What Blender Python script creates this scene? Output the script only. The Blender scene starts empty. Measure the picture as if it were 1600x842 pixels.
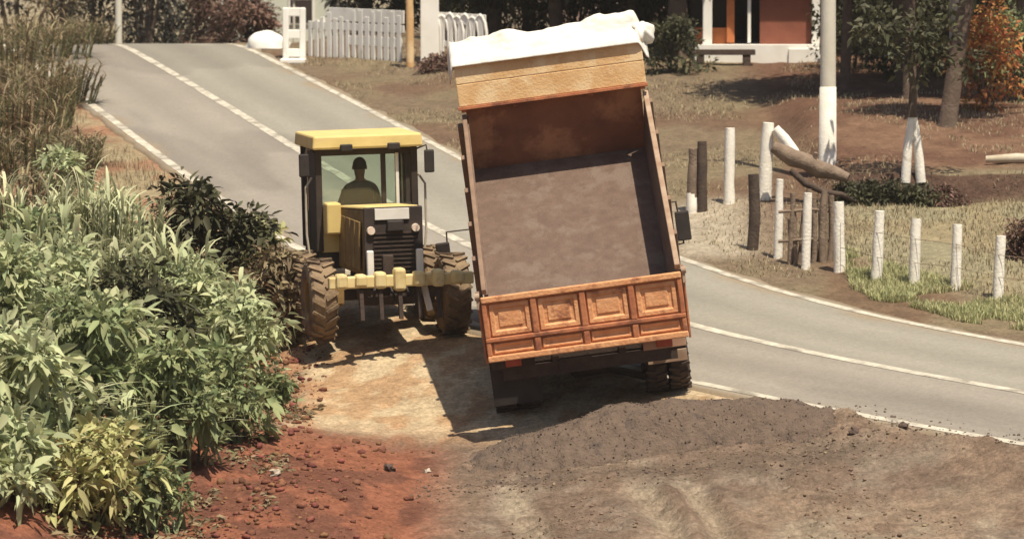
import bpy, bmesh, math, random
import numpy as np
from mathutils import Vector, Matrix, Euler

S = bpy.context.scene
C = S.collection
R = math.radians
rnd = random.Random(7)
rng = np.random.default_rng(11)

# ------------------------------------------------------------------ camera, sky, sun, exposure
CAM_Z, PITCH, F = 5.24, R(-4.0), 6300.0
cam = bpy.data.cameras.new('camera')
cam.sensor_width = 36.0
cam.lens = F / 1600 * 36.0
cam.clip_start, cam.clip_end = 0.5, 6000
cam.dof.use_dof = True
cam.dof.focus_distance = 51.0
cam.dof.aperture_fstop = 2.8
camo = bpy.data.objects.new('camera', cam)
C.objects.link(camo)
camo.location = (0, 0, CAM_Z)
camo.rotation_euler = (R(90) + PITCH, 0, 0)
S.camera = camo

SUN = Vector((0.17, -0.36, 0.92)).normalized()          # towards the sun
world = bpy.data.worlds.new('World')
S.world = world
world.use_nodes = True
wn = world.node_tree
bg = wn.nodes['Background']
sky = wn.nodes.new('ShaderNodeTexSky')
sky.sky_type = 'NISHITA'
sky.sun_disc = False
sky.sun_elevation = math.asin(SUN.z)
sky.sun_rotation = math.atan2(SUN.x, SUN.y)
sky.dust_density = 3.0
sky.air_density = 1.0
wn.links.new(sky.outputs[0], bg.inputs[0])
bg.inputs[1].default_value = 0.062
sl = bpy.data.lights.new('sun', 'SUN')
sl.energy = 4.6
sl.angle = R(0.6)
sl.color = (1.0, 0.89, 0.70)
so = bpy.data.objects.new('sun', sl)
C.objects.link(so)
so.rotation_euler = (-SUN).to_track_quat('-Z', 'Y').to_euler()
so.location = (20, -20, 40)
S.view_settings.view_transform = 'Standard'
S.view_settings.look = 'None'
S.view_settings.gamma = 1.0
S.view_settings.exposure = 0.43

# ------------------------------------------------------------------ small maths
def sstep(x, a, b):
    t = np.clip((np.asarray(x, float) - a) / (b - a), 0, 1)
    return t * t * (3 - 2 * t)

def _hash(ix, iy, seed):
    n = (ix.astype(np.int64) * 374761393 + iy.astype(np.int64) * 668265263 + seed * 982451653) & 0x7fffffff
    n = ((n ^ (n >> 13)) * 1274126177) & 0x7fffffff
    n = (n ^ (n >> 16)) & 0x7fffffff
    return n / float(0x7fffffff)

def vnoise(x, y, seed=0):
    x = np.asarray(x, float); y = np.asarray(y, float)
    ix = np.floor(x); iy = np.floor(y)
    fx = x - ix; fy = y - iy
    fx = fx * fx * (3 - 2 * fx); fy = fy * fy * (3 - 2 * fy)
    a = _hash(ix, iy, seed); b = _hash(ix + 1, iy, seed)
    c = _hash(ix, iy + 1, seed); d = _hash(ix + 1, iy + 1, seed)
    return (a * (1 - fx) + b * fx) * (1 - fy) + (c * (1 - fx) + d * fx) * fy

def fbm(x, y, seed=0, octv=4):
    s = 0; amp = 0.5; tot = 0
    for i in range(octv):
        s = s + amp * vnoise(x * 2 ** i + 17.3 * i, y * 2 ** i - 9.1 * i, seed + i)
        tot += amp; amp *= 0.5
    return s / tot

# ------------------------------------------------------------------ the lie of the land
_YP = np.array([-400, 0, 8, 20, 30, 38, 92], float)
_ZP = np.array([3.6, 3.6, 3.2, -1.0, -1.5, -1.08, 3.78], float)
def gbase(y):
    y = np.asarray(y, float)
    a = np.interp(y, _YP, _ZP)
    t = np.clip(y - 92, 0, 5)
    b = 3.78 + 0.09 * t - 0.015 * t * t
    b = b - 0.06 * np.clip(y - 97, 0, 60)
    return np.where(y < 92, a, b)

RY = np.array([20, 44, 47.5, 51.0, 51.7, 52.3, 53.3, 54.3, 55.8, 58.6, 63.9, 65.5, 70.5, 76.8, 79.6, 83.6, 89.2, 93.2, 97, 160], float)
RX = np.array([42, 14.3, 10.2, 6.6, 5.9, 5.27, 4.42, 3.61, 2.54, 1.08, -0.95, -1.42, -2.82, -4.5, -5.22, -6.3, -7.8, -8.95, -10.0, -27], float)
_yy = np.linspace(20, 160, 1401)
_xx = np.interp(_yy, RY, RX)
for _ in range(3):
    k = np.ones(31) / 31
    _xp = np.pad(_xx, 15, mode='reflect', reflect_type='odd')
    _xx = np.convolve(_xp, k, 'valid')
_dx = np.gradient(_xx, _yy)
HALF = 2.62
def road_x(y): return np.interp(y, _yy, _xx)
def road_s(x, y):
    """signed sideways distance from the centre line (negative = near, left side)"""
    d = np.interp(y, _yy, _dx)
    return (x - road_x(y)) / np.sqrt(1 + d * d)

XB_Y = np.array([20, 43, 48, 53.5, 57, 62, 70, 80, 95, 160], float)
XB_X = np.array([-6.0, -3.9, -3.45, -3.25, -3.9, -5.2, -7.1, -9.6, -13.5, -32], float)
def bank_x(y): return np.interp(y, XB_Y, XB_X)

def terrain(x, y, detail=True):
    x = np.asarray(x, float); y = np.asarray(y, float)
    z = gbase(y)
    s = road_s(x, y)
    o = -s - HALF
    cut = sstep(o, 0.15, 3.0) * (1 - sstep(y, 58, 66)) * sstep(y, 20, 40)
    z = z - 0.36 * cut
    b = bank_x(y) - x
    bank = sstep(b, 0.0, 2.4)
    z = z + 0.75 * bank
    z = z - 0.16 * (1 - sstep(y, 49.4, 51.3)) * sstep(x, -2.4, -1.0) * (1 - sstep(x, -0.2, 1.5)) * (y > 20)
    r = s - HALF
    z = z + 0.40 * sstep(y - 0.05 * np.sin(x * 1.9), 66.6, 66.85) * sstep(x, 4.9, 5.7) * (1 - sstep(y, 75, 84))  # step added in the yard so its face stands in for tree shade
    z = z + 0.22 * sstep(r, 1.2, 3.2) * sstep(y, 50, 56)
    inroad = sstep(-np.abs(s) + HALF + 0.25, -0.2, 0.25)
    if detail:
        am = 0.12 + 0.35 * sstep(b, -1.6, 0.4) * (y < 66)
        am = np.where(r > 0.5, 0.10, am)
        n = fbm(x * 0.8, y * 0.5, 3, 3) - 0.5
        n2 = fbm(x * 3.1, y * 2.3, 9, 3) - 0.5
        n3 = fbm(x * 6.0, y * 5.0, 19, 4) - 0.5
        fg = (1 - sstep(y, 48.5, 50)) * sstep(x, -1.6, -0.6) * (y > 40)
        z = z + (am * n * (1 - 0.75 * fg) + 0.35 * am * n2 * (1 - 0.5 * fg) + (0.28 * am + 0.07 * fg) * n3) * (1 - inroad)
        # wheel ruts in the dumped dirt of the foreground
        near = (1 - sstep(y, 46.6, 48.0)) * sstep(o, 0.3, 1.2) * (b < 0)
        for cx, w, dpt in ((1.72, 0.17, 0.10), (2.30, 0.15, 0.085), (3.3, 0.3, 0.02), (0.2, 0.2, 0.03)):
            q = x - (cx - (y - 45) * 0.07 + 0.05 * np.sin(y * 1.7))
            z = z - near * dpt * np.exp(-(q / w) ** 2) + near * dpt * 0.6 * np.exp(-((q - 0.28) / 0.11) ** 2)
            z = z + near * 0.035 * np.exp(-(q / (w * 0.9)) ** 4) * np.sign(np.sin(y * 42 + 14 * np.abs(q) / w * 0.17)) * (0.5 + vnoise(x * 2, y * 1.3, 88))
        z = z + near * 0.05 * (fbm(x * 13.0, y * 10.0, 29, 2) - 0.5) * sstep(fbm(x * 1.1, y * 0.9, 61, 2), 0.42, 0.58)
        rid = np.exp(-((y - 46.4 + 0.12 * np.sin(x * 2.0)) / 0.28) ** 2) * sstep(x, 0.6, 1.6) * sstep(o, 0.2, 0.9)
        z = z + 0.05 * rid * (0.4 + fbm(x * 1.5, y, 21, 2))
        # spoil pushed against the near road edge
        sp = 1.3 * np.exp(-((o - 0.45) / 0.4) ** 2) * (y < 49.6) * (y > 40)
        z = z + sp * 0.16 * np.clip(fbm(x * 1.3, y * 1.3, 33, 3) * 2 - 0.7, 0, 1)
    z = z - 0.07 * inroad
    return z

def tz(x, y): return float(terrain(x, y))

_fw = Vector((0, math.cos(PITCH), math.sin(PITCH)))
_up = Vector((0, -math.sin(PITCH), math.cos(PITCH)))
def at(px, Y):
    """sideways position, in metres, of something that stands Y metres up the road"""
    return (px - 800) / F * Y / math.cos(PITCH) * 1.0
def on_ground(px, py):
    d = Vector(((px - 800) / F, 0, 0)) + _up * ((421 - py) / F) + _fw
    lo, hi = 38.0, 140.0
    t = lo
    while t < hi:
        if CAM_Z + d.z * t < tz(d.x * t, d.y * t): break
        t += 0.25
    a, b = t - 0.25, t
    for _ in range(12):
        m = (a + b) / 2
        if CAM_Z + d.z * m < tz(d.x * m, d.y * m): b = m
        else: a = m
    return Vector((d.x * b, d.y * b, tz(d.x * b, d.y * b)))

# ------------------------------------------------------------------ materials
def mat(name, c1, c2=None, scale=6.0, rough=0.85, bump=0.0, bscale=30.0, metal=0.0, c3=None, spot=0.62,
        spec=0.3, island=0.0, world_space=False, trans=0.0, detail=6.0):
    m = bpy.data.materials.new(name); m.use_nodes = True
    n, l = m.node_tree.nodes, m.node_tree.links
    b = n['Principled BSDF']
    b.inputs['Roughness'].default_value = rough
    b.inputs['Metallic'].default_value = metal
    b.inputs['Specular IOR Level'].default_value = spec
    tc = n.new('ShaderNodeTexCoord')
    if world_space:
        src = n.new('ShaderNodeNewGeometry').outputs['Position']
    else:
        oi = n.new('ShaderNodeObjectInfo')
        mul = n.new('ShaderNodeMath'); mul.operation = 'MULTIPLY'; mul.inputs[1].default_value = 37.0
        l.new(oi.outputs['Random'], mul.inputs[0])
        add = n.new('ShaderNodeVectorMath'); add.operation = 'ADD'
        l.new(tc.outputs['Object'], add.inputs[0]); l.new(mul.outputs[0], add.inputs[1])
        src = add.outputs[0]
    col = None
    if c2 is None: c2 = tuple(v * 0.75 for v in c1)
    t = n.new('ShaderNodeTexNoise'); t.inputs['Scale'].default_value = scale; t.inputs['Detail'].default_value = detail
    l.new(src, t.inputs['Vector'])
    rp = n.new('ShaderNodeValToRGB')
    rp.color_ramp.elements[0].position = 0.33; rp.color_ramp.elements[1].position = 0.67
    rp.color_ramp.elements[0].color = (*c1, 1); rp.color_ramp.elements[1].color = (*c2, 1)
    l.new(t.outputs['Fac'], rp.inputs[0])
    col = rp.outputs[0]
    if c3 is not None:
        t3 = n.new('ShaderNodeTexNoise'); t3.inputs['Scale'].default_value = scale * 0.45; t3.inputs['Detail'].default_value = 8
        t3.inputs['Roughness'].default_value = 0.65
        ad = n.new('ShaderNodeVectorMath'); ad.operation = 'ADD'; ad.inputs[1].default_value = (13.7, 5.1, 8.8)
        l.new(src, ad.inputs[0]); l.new(ad.outputs[0], t3.inputs['Vector'])
        r3 = n.new('ShaderNodeValToRGB')
        r3.color_ramp.elements[0].position = spot - 0.06; r3.color_ramp.elements[1].position = spot + 0.06
        l.new(t3.outputs['Fac'], r3.inputs[0])
        mx = n.new('ShaderNodeMix'); mx.data_type = 'RGBA'
        l.new(r3.outputs[0], mx.inputs[0]); l.new(col, mx.inputs[6]); mx.inputs[7].default_value = (*c3, 1)
        col = mx.outputs[2]
    if island > 0:
        ge = n.new('ShaderNodeNewGeometry')
        mr = n.new('ShaderNodeMapRange'); mr.inputs[3].default_value = 1 - island; mr.inputs[4].default_value = 1 + island
        l.new(ge.outputs['Random Per Island'], mr.inputs[0])
        hs = n.new('ShaderNodeHueSaturation')
        l.new(mr.outputs[0], hs.inputs['Value']); l.new(col, hs.inputs['Color'])
        mh = n.new('ShaderNodeMath'); mh.operation = 'MULTIPLY_ADD'; mh.inputs[1].default_value = 0.05; mh.inputs[2].default_value = 0.475
        sq = n.new('ShaderNodeMath'); sq.operation = 'FRACT'
        m7 = n.new('ShaderNodeMath'); m7.operation = 'MULTIPLY'; m7.inputs[1].default_value = 7.31
        l.new(ge.outputs['Random Per Island'], m7.inputs[0]); l.new(m7.outputs[0], sq.inputs[0]); l.new(sq.outputs[0], mh.inputs[0])
        l.new(mh.outputs[0], hs.inputs['Hue'])
        col = hs.outputs[0]
    l.new(col, b.inputs['Base Color'])
    if bump > 0:
        bt = n.new('ShaderNodeTexNoise'); bt.inputs['Scale'].default_value = bscale; bt.inputs['Detail'].default_value = 8
        l.new(src, bt.inputs['Vector'])
        bn = n.new('ShaderNodeBump'); bn.inputs['Strength'].default_value = bump; bn.inputs['Distance'].default_value = 0.05
        l.new(bt.outputs['Fac'], bn.inputs['Height']); l.new(bn.outputs[0], b.inputs['Normal'])
    if trans > 0:
        out = n['Material Output']
        tr = n.new('ShaderNodeBsdfTranslucent'); l.new(col, tr.inputs[0])
        ms = n.new('ShaderNodeMixShader'); ms.inputs[0].default_value = trans
        l.new(b.outputs[0], ms.inputs[1]); l.new(tr.outputs[0], ms.inputs[2]); l.new(ms.outputs[0], out.inputs[0])
    return m

def attr_mat(name, attr, bump=0.5, bscale=14.0, rough=0.95, amp=0.28, fine=0.3):
    m = bpy.data.materials.new(name); m.use_nodes = True
    n, l = m.node_tree.nodes, m.node_tree.links
    b = n['Principled BSDF']; b.inputs['Roughness'].default_value = rough; b.inputs['Specular IOR Level'].default_value = 0.1
    a = n.new('ShaderNodeVertexColor'); a.layer_name = attr
    p = n.new('ShaderNodeNewGeometry')
    t = n.new('ShaderNodeTexNoise'); t.inputs['Scale'].default_value = 5.0; t.inputs['Detail'].default_value = 10; t.inputs['Roughness'].default_value = 0.7
    l.new(p.outputs['Position'], t.inputs['Vector'])
    mr = n.new('ShaderNodeMapRange'); mr.inputs[1].default_value = 0.3; mr.inputs[2].default_value = 0.7; mr.inputs[3].default_value = 1 - amp; mr.inputs[4].default_value = 1 + amp
    l.new(t.outputs['Fac'], mr.inputs[0])
    t2 = n.new('ShaderNodeTexNoise'); t2.inputs['Scale'].default_value = 19.0; t2.inputs['Detail'].default_value = 4; t2.inputs['Roughness'].default_value = 0.7
    l.new(p.outputs['Position'], t2.inputs['Vector'])
    mr2 = n.new('ShaderNodeMapRange'); mr2.inputs[1].default_value = 0.33; mr2.inputs[2].default_value = 0.67; mr2.inputs[3].default_value = 1 - fine; mr2.inputs[4].default_value = 1 + fine
    l.new(t2.outputs['Fac'], mr2.inputs[0])
    mu = n.new('ShaderNodeMath'); mu.operation = 'MULTIPLY'; l.new(mr.outputs[0], mu.inputs[0]); l.new(mr2.outputs[0], mu.inputs[1])
    hs = n.new('ShaderNodeHueSaturation'); l.new(a.outputs[0], hs.inputs['Color']); l.new(mu.outputs[0], hs.inputs['Value'])
    l.new(hs.outputs[0], b.inputs['Base Color'])
    bt = n.new('ShaderNodeTexNoise'); bt.inputs['Scale'].default_value = bscale; bt.inputs['Detail'].default_value = 10; bt.inputs['Roughness'].default_value = 0.65
    l.new(p.outputs['Position'], bt.inputs['Vector'])
    bn = n.new('ShaderNodeBump'); bn.inputs['Strength'].default_value = bump; bn.inputs['Distance'].default_value = 0.12
    l.new(bt.outputs['Fac'], bn.inputs['Height']); l.new(bn.outputs[0], b.inputs['Normal'])
    return m

def glass_mat(name, tint, mixf=0.12):
    m = bpy.data.materials.new(name); m.use_nodes = True
    n, l = m.node_tree.nodes, m.node_tree.links
    out = n['Material Output']; n.remove(n['Principled BSDF'])
    tr = n.new('ShaderNodeBsdfTransparent'); tr.inputs[0].default_value = (*tint, 1)
    gl = n.new('ShaderNodeBsdfGlossy'); gl.inputs['Roughness'].default_value = 0.08
    df = n.new('ShaderNodeBsdfDiffuse'); df.inputs[0].default_value = (0.6, 0.58, 0.5, 1)
    fr = n.new('ShaderNodeFresnel'); fr.inputs[0].default_value = 1.5
    m1 = n.new('ShaderNodeMixShader'); l.new(fr.outputs[0], m1.inputs[0]); l.new(tr.outputs[0], m1.inputs[1]); l.new(gl.outputs[0], m1.inputs[2])
    m2 = n.new('ShaderNodeMixShader'); m2.inputs[0].default_value = mixf
    l.new(m1.outputs[0], m2.inputs[1]); l.new(df.outputs[0], m2.inputs[2]); l.new(m2.outputs[0], out.inputs[0])
    return m

M = {}
M['ground'] = attr_mat('soil', 'soil', 0.55, 22.0)
M['road'] = attr_mat('worn_asphalt', 'road', 0.12, 60.0, 0.9, 0.06, 0.12)
M['asphalt'] = mat('asphalt', (0.25, 0.228, 0.192), (0.228, 0.208, 0.174), 0.5, 0.93, 0.25, 60, world_space=True, c3=(0.265, 0.242, 0.205), spot=0.6)
def grain(m, scale, amp):
    n, l = m.node_tree.nodes, m.node_tree.links
    b = n['Principled BSDF']; src = b.inputs['Base Color'].links[0].from_socket
    g = n.new('ShaderNodeNewGeometry'); t = n.new('ShaderNodeTexNoise'); t.inputs['Scale'].default_value = scale; t.inputs['Detail'].default_value = 3
    mp = n.new('ShaderNodeVectorMath'); mp.operation = 'MULTIPLY'; mp.inputs[1].default_value = (1, 0.35, 1)
    l.new(g.outputs['Position'], mp.inputs[0]); l.new(mp.outputs[0], t.inputs['Vector'])
    r = n.new('ShaderNodeMapRange'); r.inputs[1].default_value = 0.3; r.inputs[2].default_value = 0.7; r.inputs[3].default_value = 1 - amp; r.inputs[4].default_value = 1 + amp
    l.new(t.outputs['Fac'], r.inputs[0])
    h = n.new('ShaderNodeHueSaturation'); l.new(src, h.inputs['Color']); l.new(r.outputs[0], h.inputs['Value']); l.new(h.outputs[0], b.inputs['Base Color'])
grain(M['asphalt'], 14.0, 0.09)
M['paint'] = mat('road_paint', (0.54, 0.50, 0.42), (0.46, 0.425, 0.355), 5.0, 0.8, world_space=True, c3=(0.27, 0.245, 0.205), spot=0.55)
grain(M['paint'], 9.0, 0.18)
M['gravel_bits'] = mat('millings_bits', (0.10, 0.074, 0.058), (0.15, 0.112, 0.088), 9.0, 0.95, 0.5, 26, world_space=True, island=0.15)
M['gravel'] = mat('asphalt_millings', (0.11, 0.08, 0.062), (0.145, 0.106, 0.082), 9.0, 0.95, 0.8, 26, world_space=True, c3=(0.07, 0.055, 0.05), spot=0.62)
M['stone'] = mat('pale_stone', (0.5, 0.45, 0.38), (0.34, 0.28, 0.22), 8, 0.9, 0.4)
M['dark_stone'] = mat('dark_stone', (0.085, 0.06, 0.05), (0.12, 0.085, 0.07), 8, 0.9, 0.4)
M['clod'] = mat('red_clod', (0.215, 0.09, 0.054), (0.15, 0.065, 0.042), 4, 0.95, 0.6, 20, island=0.25)
M['rust'] = mat('rusty_orange_paint', (0.70, 0.37, 0.185), (0.60, 0.28, 0.13), 9, 0.75, 0.25, 25, c3=(0.33, 0.135, 0.07), spot=0.60)
M['rust_rail'] = mat('rust_red_paint', (0.40, 0.14, 0.065), (0.48, 0.20, 0.095), 6, 0.75, 0.15, 25, c3=(0.22, 0.085, 0.05), spot=0.56)
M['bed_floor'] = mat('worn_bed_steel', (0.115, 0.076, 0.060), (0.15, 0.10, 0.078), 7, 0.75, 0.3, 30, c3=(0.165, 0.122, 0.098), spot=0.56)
M['bed_wall'] = mat('rusty_bed_wall', (0.29, 0.125, 0.07), (0.19, 0.083, 0.052), 2.6, 0.75, 0.2, 20, c3=(0.46, 0.23, 0.12), spot=0.56)
M['bed_edge'] = mat('dusty_edge', (0.40, 0.30, 0.22), (0.28, 0.18, 0.12), 5, 0.8)
M['plank'] = mat('tan_plank', (0.68, 0.46, 0.24), (0.58, 0.35, 0.16), 4, 0.8, 0.2, 30, c3=(0.72, 0.54, 0.32), spot=0.55)
M['tarp'] = mat('white_tarpaulin', (0.74, 0.72, 0.68), (0.64, 0.61, 0.56), 3, 0.7, 0.5, 6, c3=(0.56, 0.52, 0.46), spot=0.62)
M['chassis'] = mat('dirty_black_steel', (0.045, 0.032, 0.028), (0.075, 0.052, 0.042), 6, 0.8, 0.2)
M['rubber'] = mat('dusty_rubber', (0.05, 0.038, 0.033), (0.085, 0.062, 0.05), 5, 0.9, 0.2, 30)
M['rubber_dust'] = mat('muddy_rubber', (0.17, 0.122, 0.082), (0.115, 0.08, 0.056), 4, 0.95, 0.3, 20, c3=(0.25, 0.18, 0.115), spot=0.5)
M['rim'] = mat('dirty_rim', (0.22, 0.17, 0.12), (0.12, 0.09, 0.07), 6, 0.8)
M['cab_paint'] = mat('cream_cab_paint', (0.62, 0.55, 0.42), (0.55, 0.47, 0.35), 3, 0.45)
M['lamp_red'] = mat('red_lens', (0.45, 0.10, 0.06), (0.38, 0.08, 0.05), 8, 0.4)
M['flap'] = mat('dusty_pink_board', (0.42, 0.27, 0.19), (0.33, 0.19, 0.13), 5, 0.8)
M['mirror_black'] = mat('black_plastic', (0.03, 0.025, 0.025), (0.045, 0.036, 0.034), 6, 0.6)
M['yellow'] = mat('faded_yellow_paint', (0.72, 0.56, 0.23), (0.64, 0.48, 0.18), 4, 0.55, 0.05, 20, c3=(0.66, 0.50, 0.24), spot=0.6)
M['yellow_dirty'] = mat('mud_splashed_yellow_paint', (0.30, 0.195, 0.07), (0.20, 0.125, 0.055), 4, 0.8, 0.15, 18, c3=(0.45, 0.31, 0.10), spot=0.62)
M['cream_yellow'] = mat('cream_yellow_paint', (0.74, 0.62, 0.34), (0.66, 0.52, 0.25), 5, 0.6, c3=(0.5, 0.37, 0.17), spot=0.6)
M['bed_rim'] = mat('grimy_bed_rim', (0.19, 0.125, 0.09), (0.25, 0.165, 0.115), 6, 0.85, 0.1)
M['grille'] = mat('black_grille', (0.035, 0.027, 0.025), (0.055, 0.042, 0.036), 6, 0.7, 0.1)
M['cabframe'] = mat('dark_cab_frame', (0.06, 0.045, 0.035), (0.04, 0.03, 0.026), 5, 0.7)
M['plate'] = mat('white_plate', (0.78, 0.76, 0.72), (0.7, 0.67, 0.62), 4, 0.6)
M['lampglass'] = mat('lamp_glass', (0.78, 0.68, 0.58), (0.7, 0.55, 0.45), 9, 0.3)
M['glass'] = glass_mat('cab_glass', (0.90, 0.95, 0.91), 0.03)
M['steel'] = mat('pale_steel', (0.55, 0.50, 0.40), (0.42, 0.36, 0.27), 5, 0.6)
M['white_wood'] = mat('whitewashed_wood', (0.87, 0.84, 0.77), (0.78, 0.74, 0.66), 5, 0.9, 0.25, 25, c3=(0.48, 0.41, 0.32), spot=0.66)
M['old_wood'] = mat('weathered_wood', (0.17, 0.125, 0.095), (0.25, 0.19, 0.145), 6, 0.95, 0.4, 25)
M['dark_wood'] = mat('dark_wood', (0.06, 0.043, 0.036), (0.095, 0.07, 0.055), 6, 0.95, 0.4, 25)
M['concrete'] = mat('pole_concrete', (0.64, 0.61, 0.53), (0.57, 0.54, 0.46), 4, 0.9, 0.15)
M['white_wall'] = mat('white_paint', (0.84, 0.83, 0.79), (0.77, 0.75, 0.70), 3, 0.85, c3=(0.5, 0.47, 0.40), spot=0.68)
M['terracotta'] = mat('brick_red_plaster', (0.24, 0.085, 0.055), (0.20, 0.07, 0.046), 3, 0.9, 0.1)
M['orange_door'] = mat('orange_wood', (0.50, 0.17, 0.06), (0.40, 0.13, 0.05), 5, 0.7)
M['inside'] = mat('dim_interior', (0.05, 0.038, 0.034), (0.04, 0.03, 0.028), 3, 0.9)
M['roof_tile'] = mat('clay_roof_tile', (0.30, 0.13, 0.08), (0.24, 0.10, 0.065), 6, 0.9, 0.2)
M['pale_wall'] = mat('pale_green_plaster', (0.62, 0.64, 0.56), (0.55, 0.57, 0.49), 2, 0.9)
M['bark'] = mat('bark', (0.085, 0.06, 0.045), (0.13, 0.095, 0.075), 7, 0.95, 0.5, 18)
M['stem'] = mat('green_stem', (0.16, 0.17, 0.08), (0.12, 0.12, 0.06), 6, 0.9)
M['leaf_pale'] = mat('pale_green_leaf', (0.48, 0.515, 0.31), (0.37, 0.41, 0.235), 1.3, 0.6, island=0.38, trans=0.35, world_space=True)
M['leaf_mid'] = mat('mid_green_leaf', (0.295, 0.34, 0.17), (0.205, 0.24, 0.12), 1.3, 0.6, island=0.4, trans=0.3, world_space=True)
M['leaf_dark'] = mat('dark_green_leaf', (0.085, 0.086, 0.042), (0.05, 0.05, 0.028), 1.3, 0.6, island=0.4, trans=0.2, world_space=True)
M['leaf_yellow'] = mat('yellow_green_leaf', (0.50, 0.48, 0.23), (0.40, 0.39, 0.18), 1.3, 0.6, island=0.35, trans=0.3, world_space=True)
M['leaf_dry'] = mat('dry_brown_leaf', (0.26, 0.205, 0.125), (0.19, 0.15, 0.09), 1.3, 0.85, island=0.4, trans=0.2, world_space=True)
M['leaf_redbrown'] = mat('red_brown_leaf', (0.20, 0.125, 0.095), (0.145, 0.09, 0.07), 1.3, 0.8, island=0.4, trans=0.2, world_space=True)
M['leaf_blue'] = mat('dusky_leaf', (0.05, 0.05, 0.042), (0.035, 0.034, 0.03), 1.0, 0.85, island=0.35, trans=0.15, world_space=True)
M['leaf_orange'] = mat('orange_leaf', (0.50, 0.19, 0.07), (0.38, 0.20, 0.07), 1.3, 0.7, island=0.35, trans=0.3, world_space=True)
M['cane'] = mat('pale_cane_leaf', (0.56, 0.57, 0.38), (0.46, 0.475, 0.29), 1.3, 0.7, island=0.35, trans=0.3, world_space=True)
M['grass'] = mat('verge_grass', (0.42, 0.43, 0.22), (0.47, 0.45, 0.26), 0.8, 0.8, island=0.3, trans=0.3, world_space=True)
M['dry_grass'] = mat('dry_grass', (0.40, 0.34, 0.225), (0.32, 0.265, 0.17), 0.8, 0.85, island=0.3, trans=0.25, world_space=True)
M['skin'] = mat('skin', (0.30, 0.17, 0.11), (0.26, 0.14, 0.09), 4, 0.6)
M['shirt'] = mat('dark_shirt', (0.03, 0.027, 0.03), (0.022, 0.02, 0.023), 4, 0.9)
M['hair'] = mat('dark_hair', (0.02, 0.015, 0.013), (0.03, 0.022, 0.02), 9, 0.7)

# ------------------------------------------------------------------ mesh helpers
class MB:
    def __init__(s, mtx=None): s.v = []; s.f = []; s.m = mtx
    def add(s, vs, fs):
        k = len(s.v)
        if s.m is not None: vs = [s.m @ Vector(v) for v in vs]
        s.v += [tuple(v) for v in vs]; s.f += [tuple(i + k for i in f) for f in fs]
        return s
    def box(s, c, d, rot=None, taper=1.0):
        x, y, z = d[0] / 2, d[1] / 2, d[2] / 2
        vs = [Vector((sx * x * (taper if sz > 0 else 1), sy * y * (taper if sz > 0 else 1), sz * z)) for sz in (-1, 1) for sx, sy in ((-1, -1), (1, -1), (1, 1), (-1, 1))]
        if rot is not None:
            e = Euler(rot); vs = [e.to_matrix() @ v for v in vs]
        vs = [v + Vector(c) for v in vs]
        return s.add(vs, [(3, 2, 1, 0), (4, 5, 6, 7), (0, 1, 5, 4), (1, 2, 6, 5), (2, 3, 7, 6), (3, 0, 4, 7)])
    def hexa(s, pts):   # eight corners: bottom ring then top ring
        return s.add(pts, [(3, 2, 1, 0), (4, 5, 6, 7), (0, 1, 5, 4), (1, 2, 6, 5), (2, 3, 7, 6), (3, 0, 4, 7)])
    def tube(s, pts, rad, n=10, cap=True):
        pts = [Vector(p) for p in pts]
        if not isinstance(rad, (list, tuple)): rad = [rad] * len(pts)
        vs = []; fs = []
        ref = Vector((0, 0, 1))
        t0 = (pts[-1] - pts[0]).normalized()
        if abs(t0.z) > 0.9: ref = Vector((1, 0, 0))
        for i, p in enumerate(pts):
            t = (pts[min(i + 1, len(pts) - 1)] - pts[max(i - 1, 0)]).normalized()
            a = t.cross(ref).normalized(); b = t.cross(a).normalized()
            for k in range(n):
                an = 2 * math.pi * k / n
                vs.append(p + (a * math.cos(an) + b * math.sin(an)) * rad[i])
        for i in range(len(pts) - 1):
            for k in range(n):
                k2 = (k + 1) % n
                fs.append((i * n + k, i * n + k2, (i + 1) * n + k2, (i + 1) * n + k))
        if cap:
            m_ = len(vs); vs += [v.copy() for v in vs[:n]] + [v.copy() for v in vs[-n:]]
            fs.append(tuple(m_ + k for k in range(n)))
            fs.append(tuple(m_ + n + k for k in reversed(range(n))))
        return s.add(vs, fs)
    def lathe(s, prof, n=28, c=(0, 0, 0)):      # profile (axial x, radius) turned about the X axis
        vs = []; fs = []
        for (ax, r) in prof:
            for k in range(n):
                an = 2 * math.pi * k / n
                vs.append((c[0] + ax, c[1] + r * math.cos(an), c[2] + r * math.sin(an)))
        for i in range(len(prof) - 1):
            for k in range(n):
                k2 = (k + 1) % n
                fs.append((i * n + k, i * n + k2, (i + 1) * n + k2, (i + 1) * n + k))
        return s.add(vs, fs)
    def build(s, name, material, parent=None, bev=0.0, smooth=False, loc=None):
        me = bpy.data.meshes.new(name); me.from_pydata(s.v, [], s.f); me.update()
        bm = bmesh.new(); bm.from_mesh(me); bmesh.ops.recalc_face_normals(bm, faces=bm.faces); bm.to_mesh(me); bm.free()
        if material: me.materials.append(M[material])
        if smooth:
            me.polygons.foreach_set('use_smooth', [True] * len(me.polygons))
        o = bpy.data.objects.new(name, me); C.objects.link(o)
        if parent: o.parent = parent
        if loc is not None: o.location = loc
        if bev > 0:
            bv = o.modifiers.new('bevel', 'BEVEL'); bv.width = bev; bv.segments = 2; bv.limit_method = 'ANGLE'; bv.angle_limit = R(40)
            bv.harden_normals = False
        return o

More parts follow.
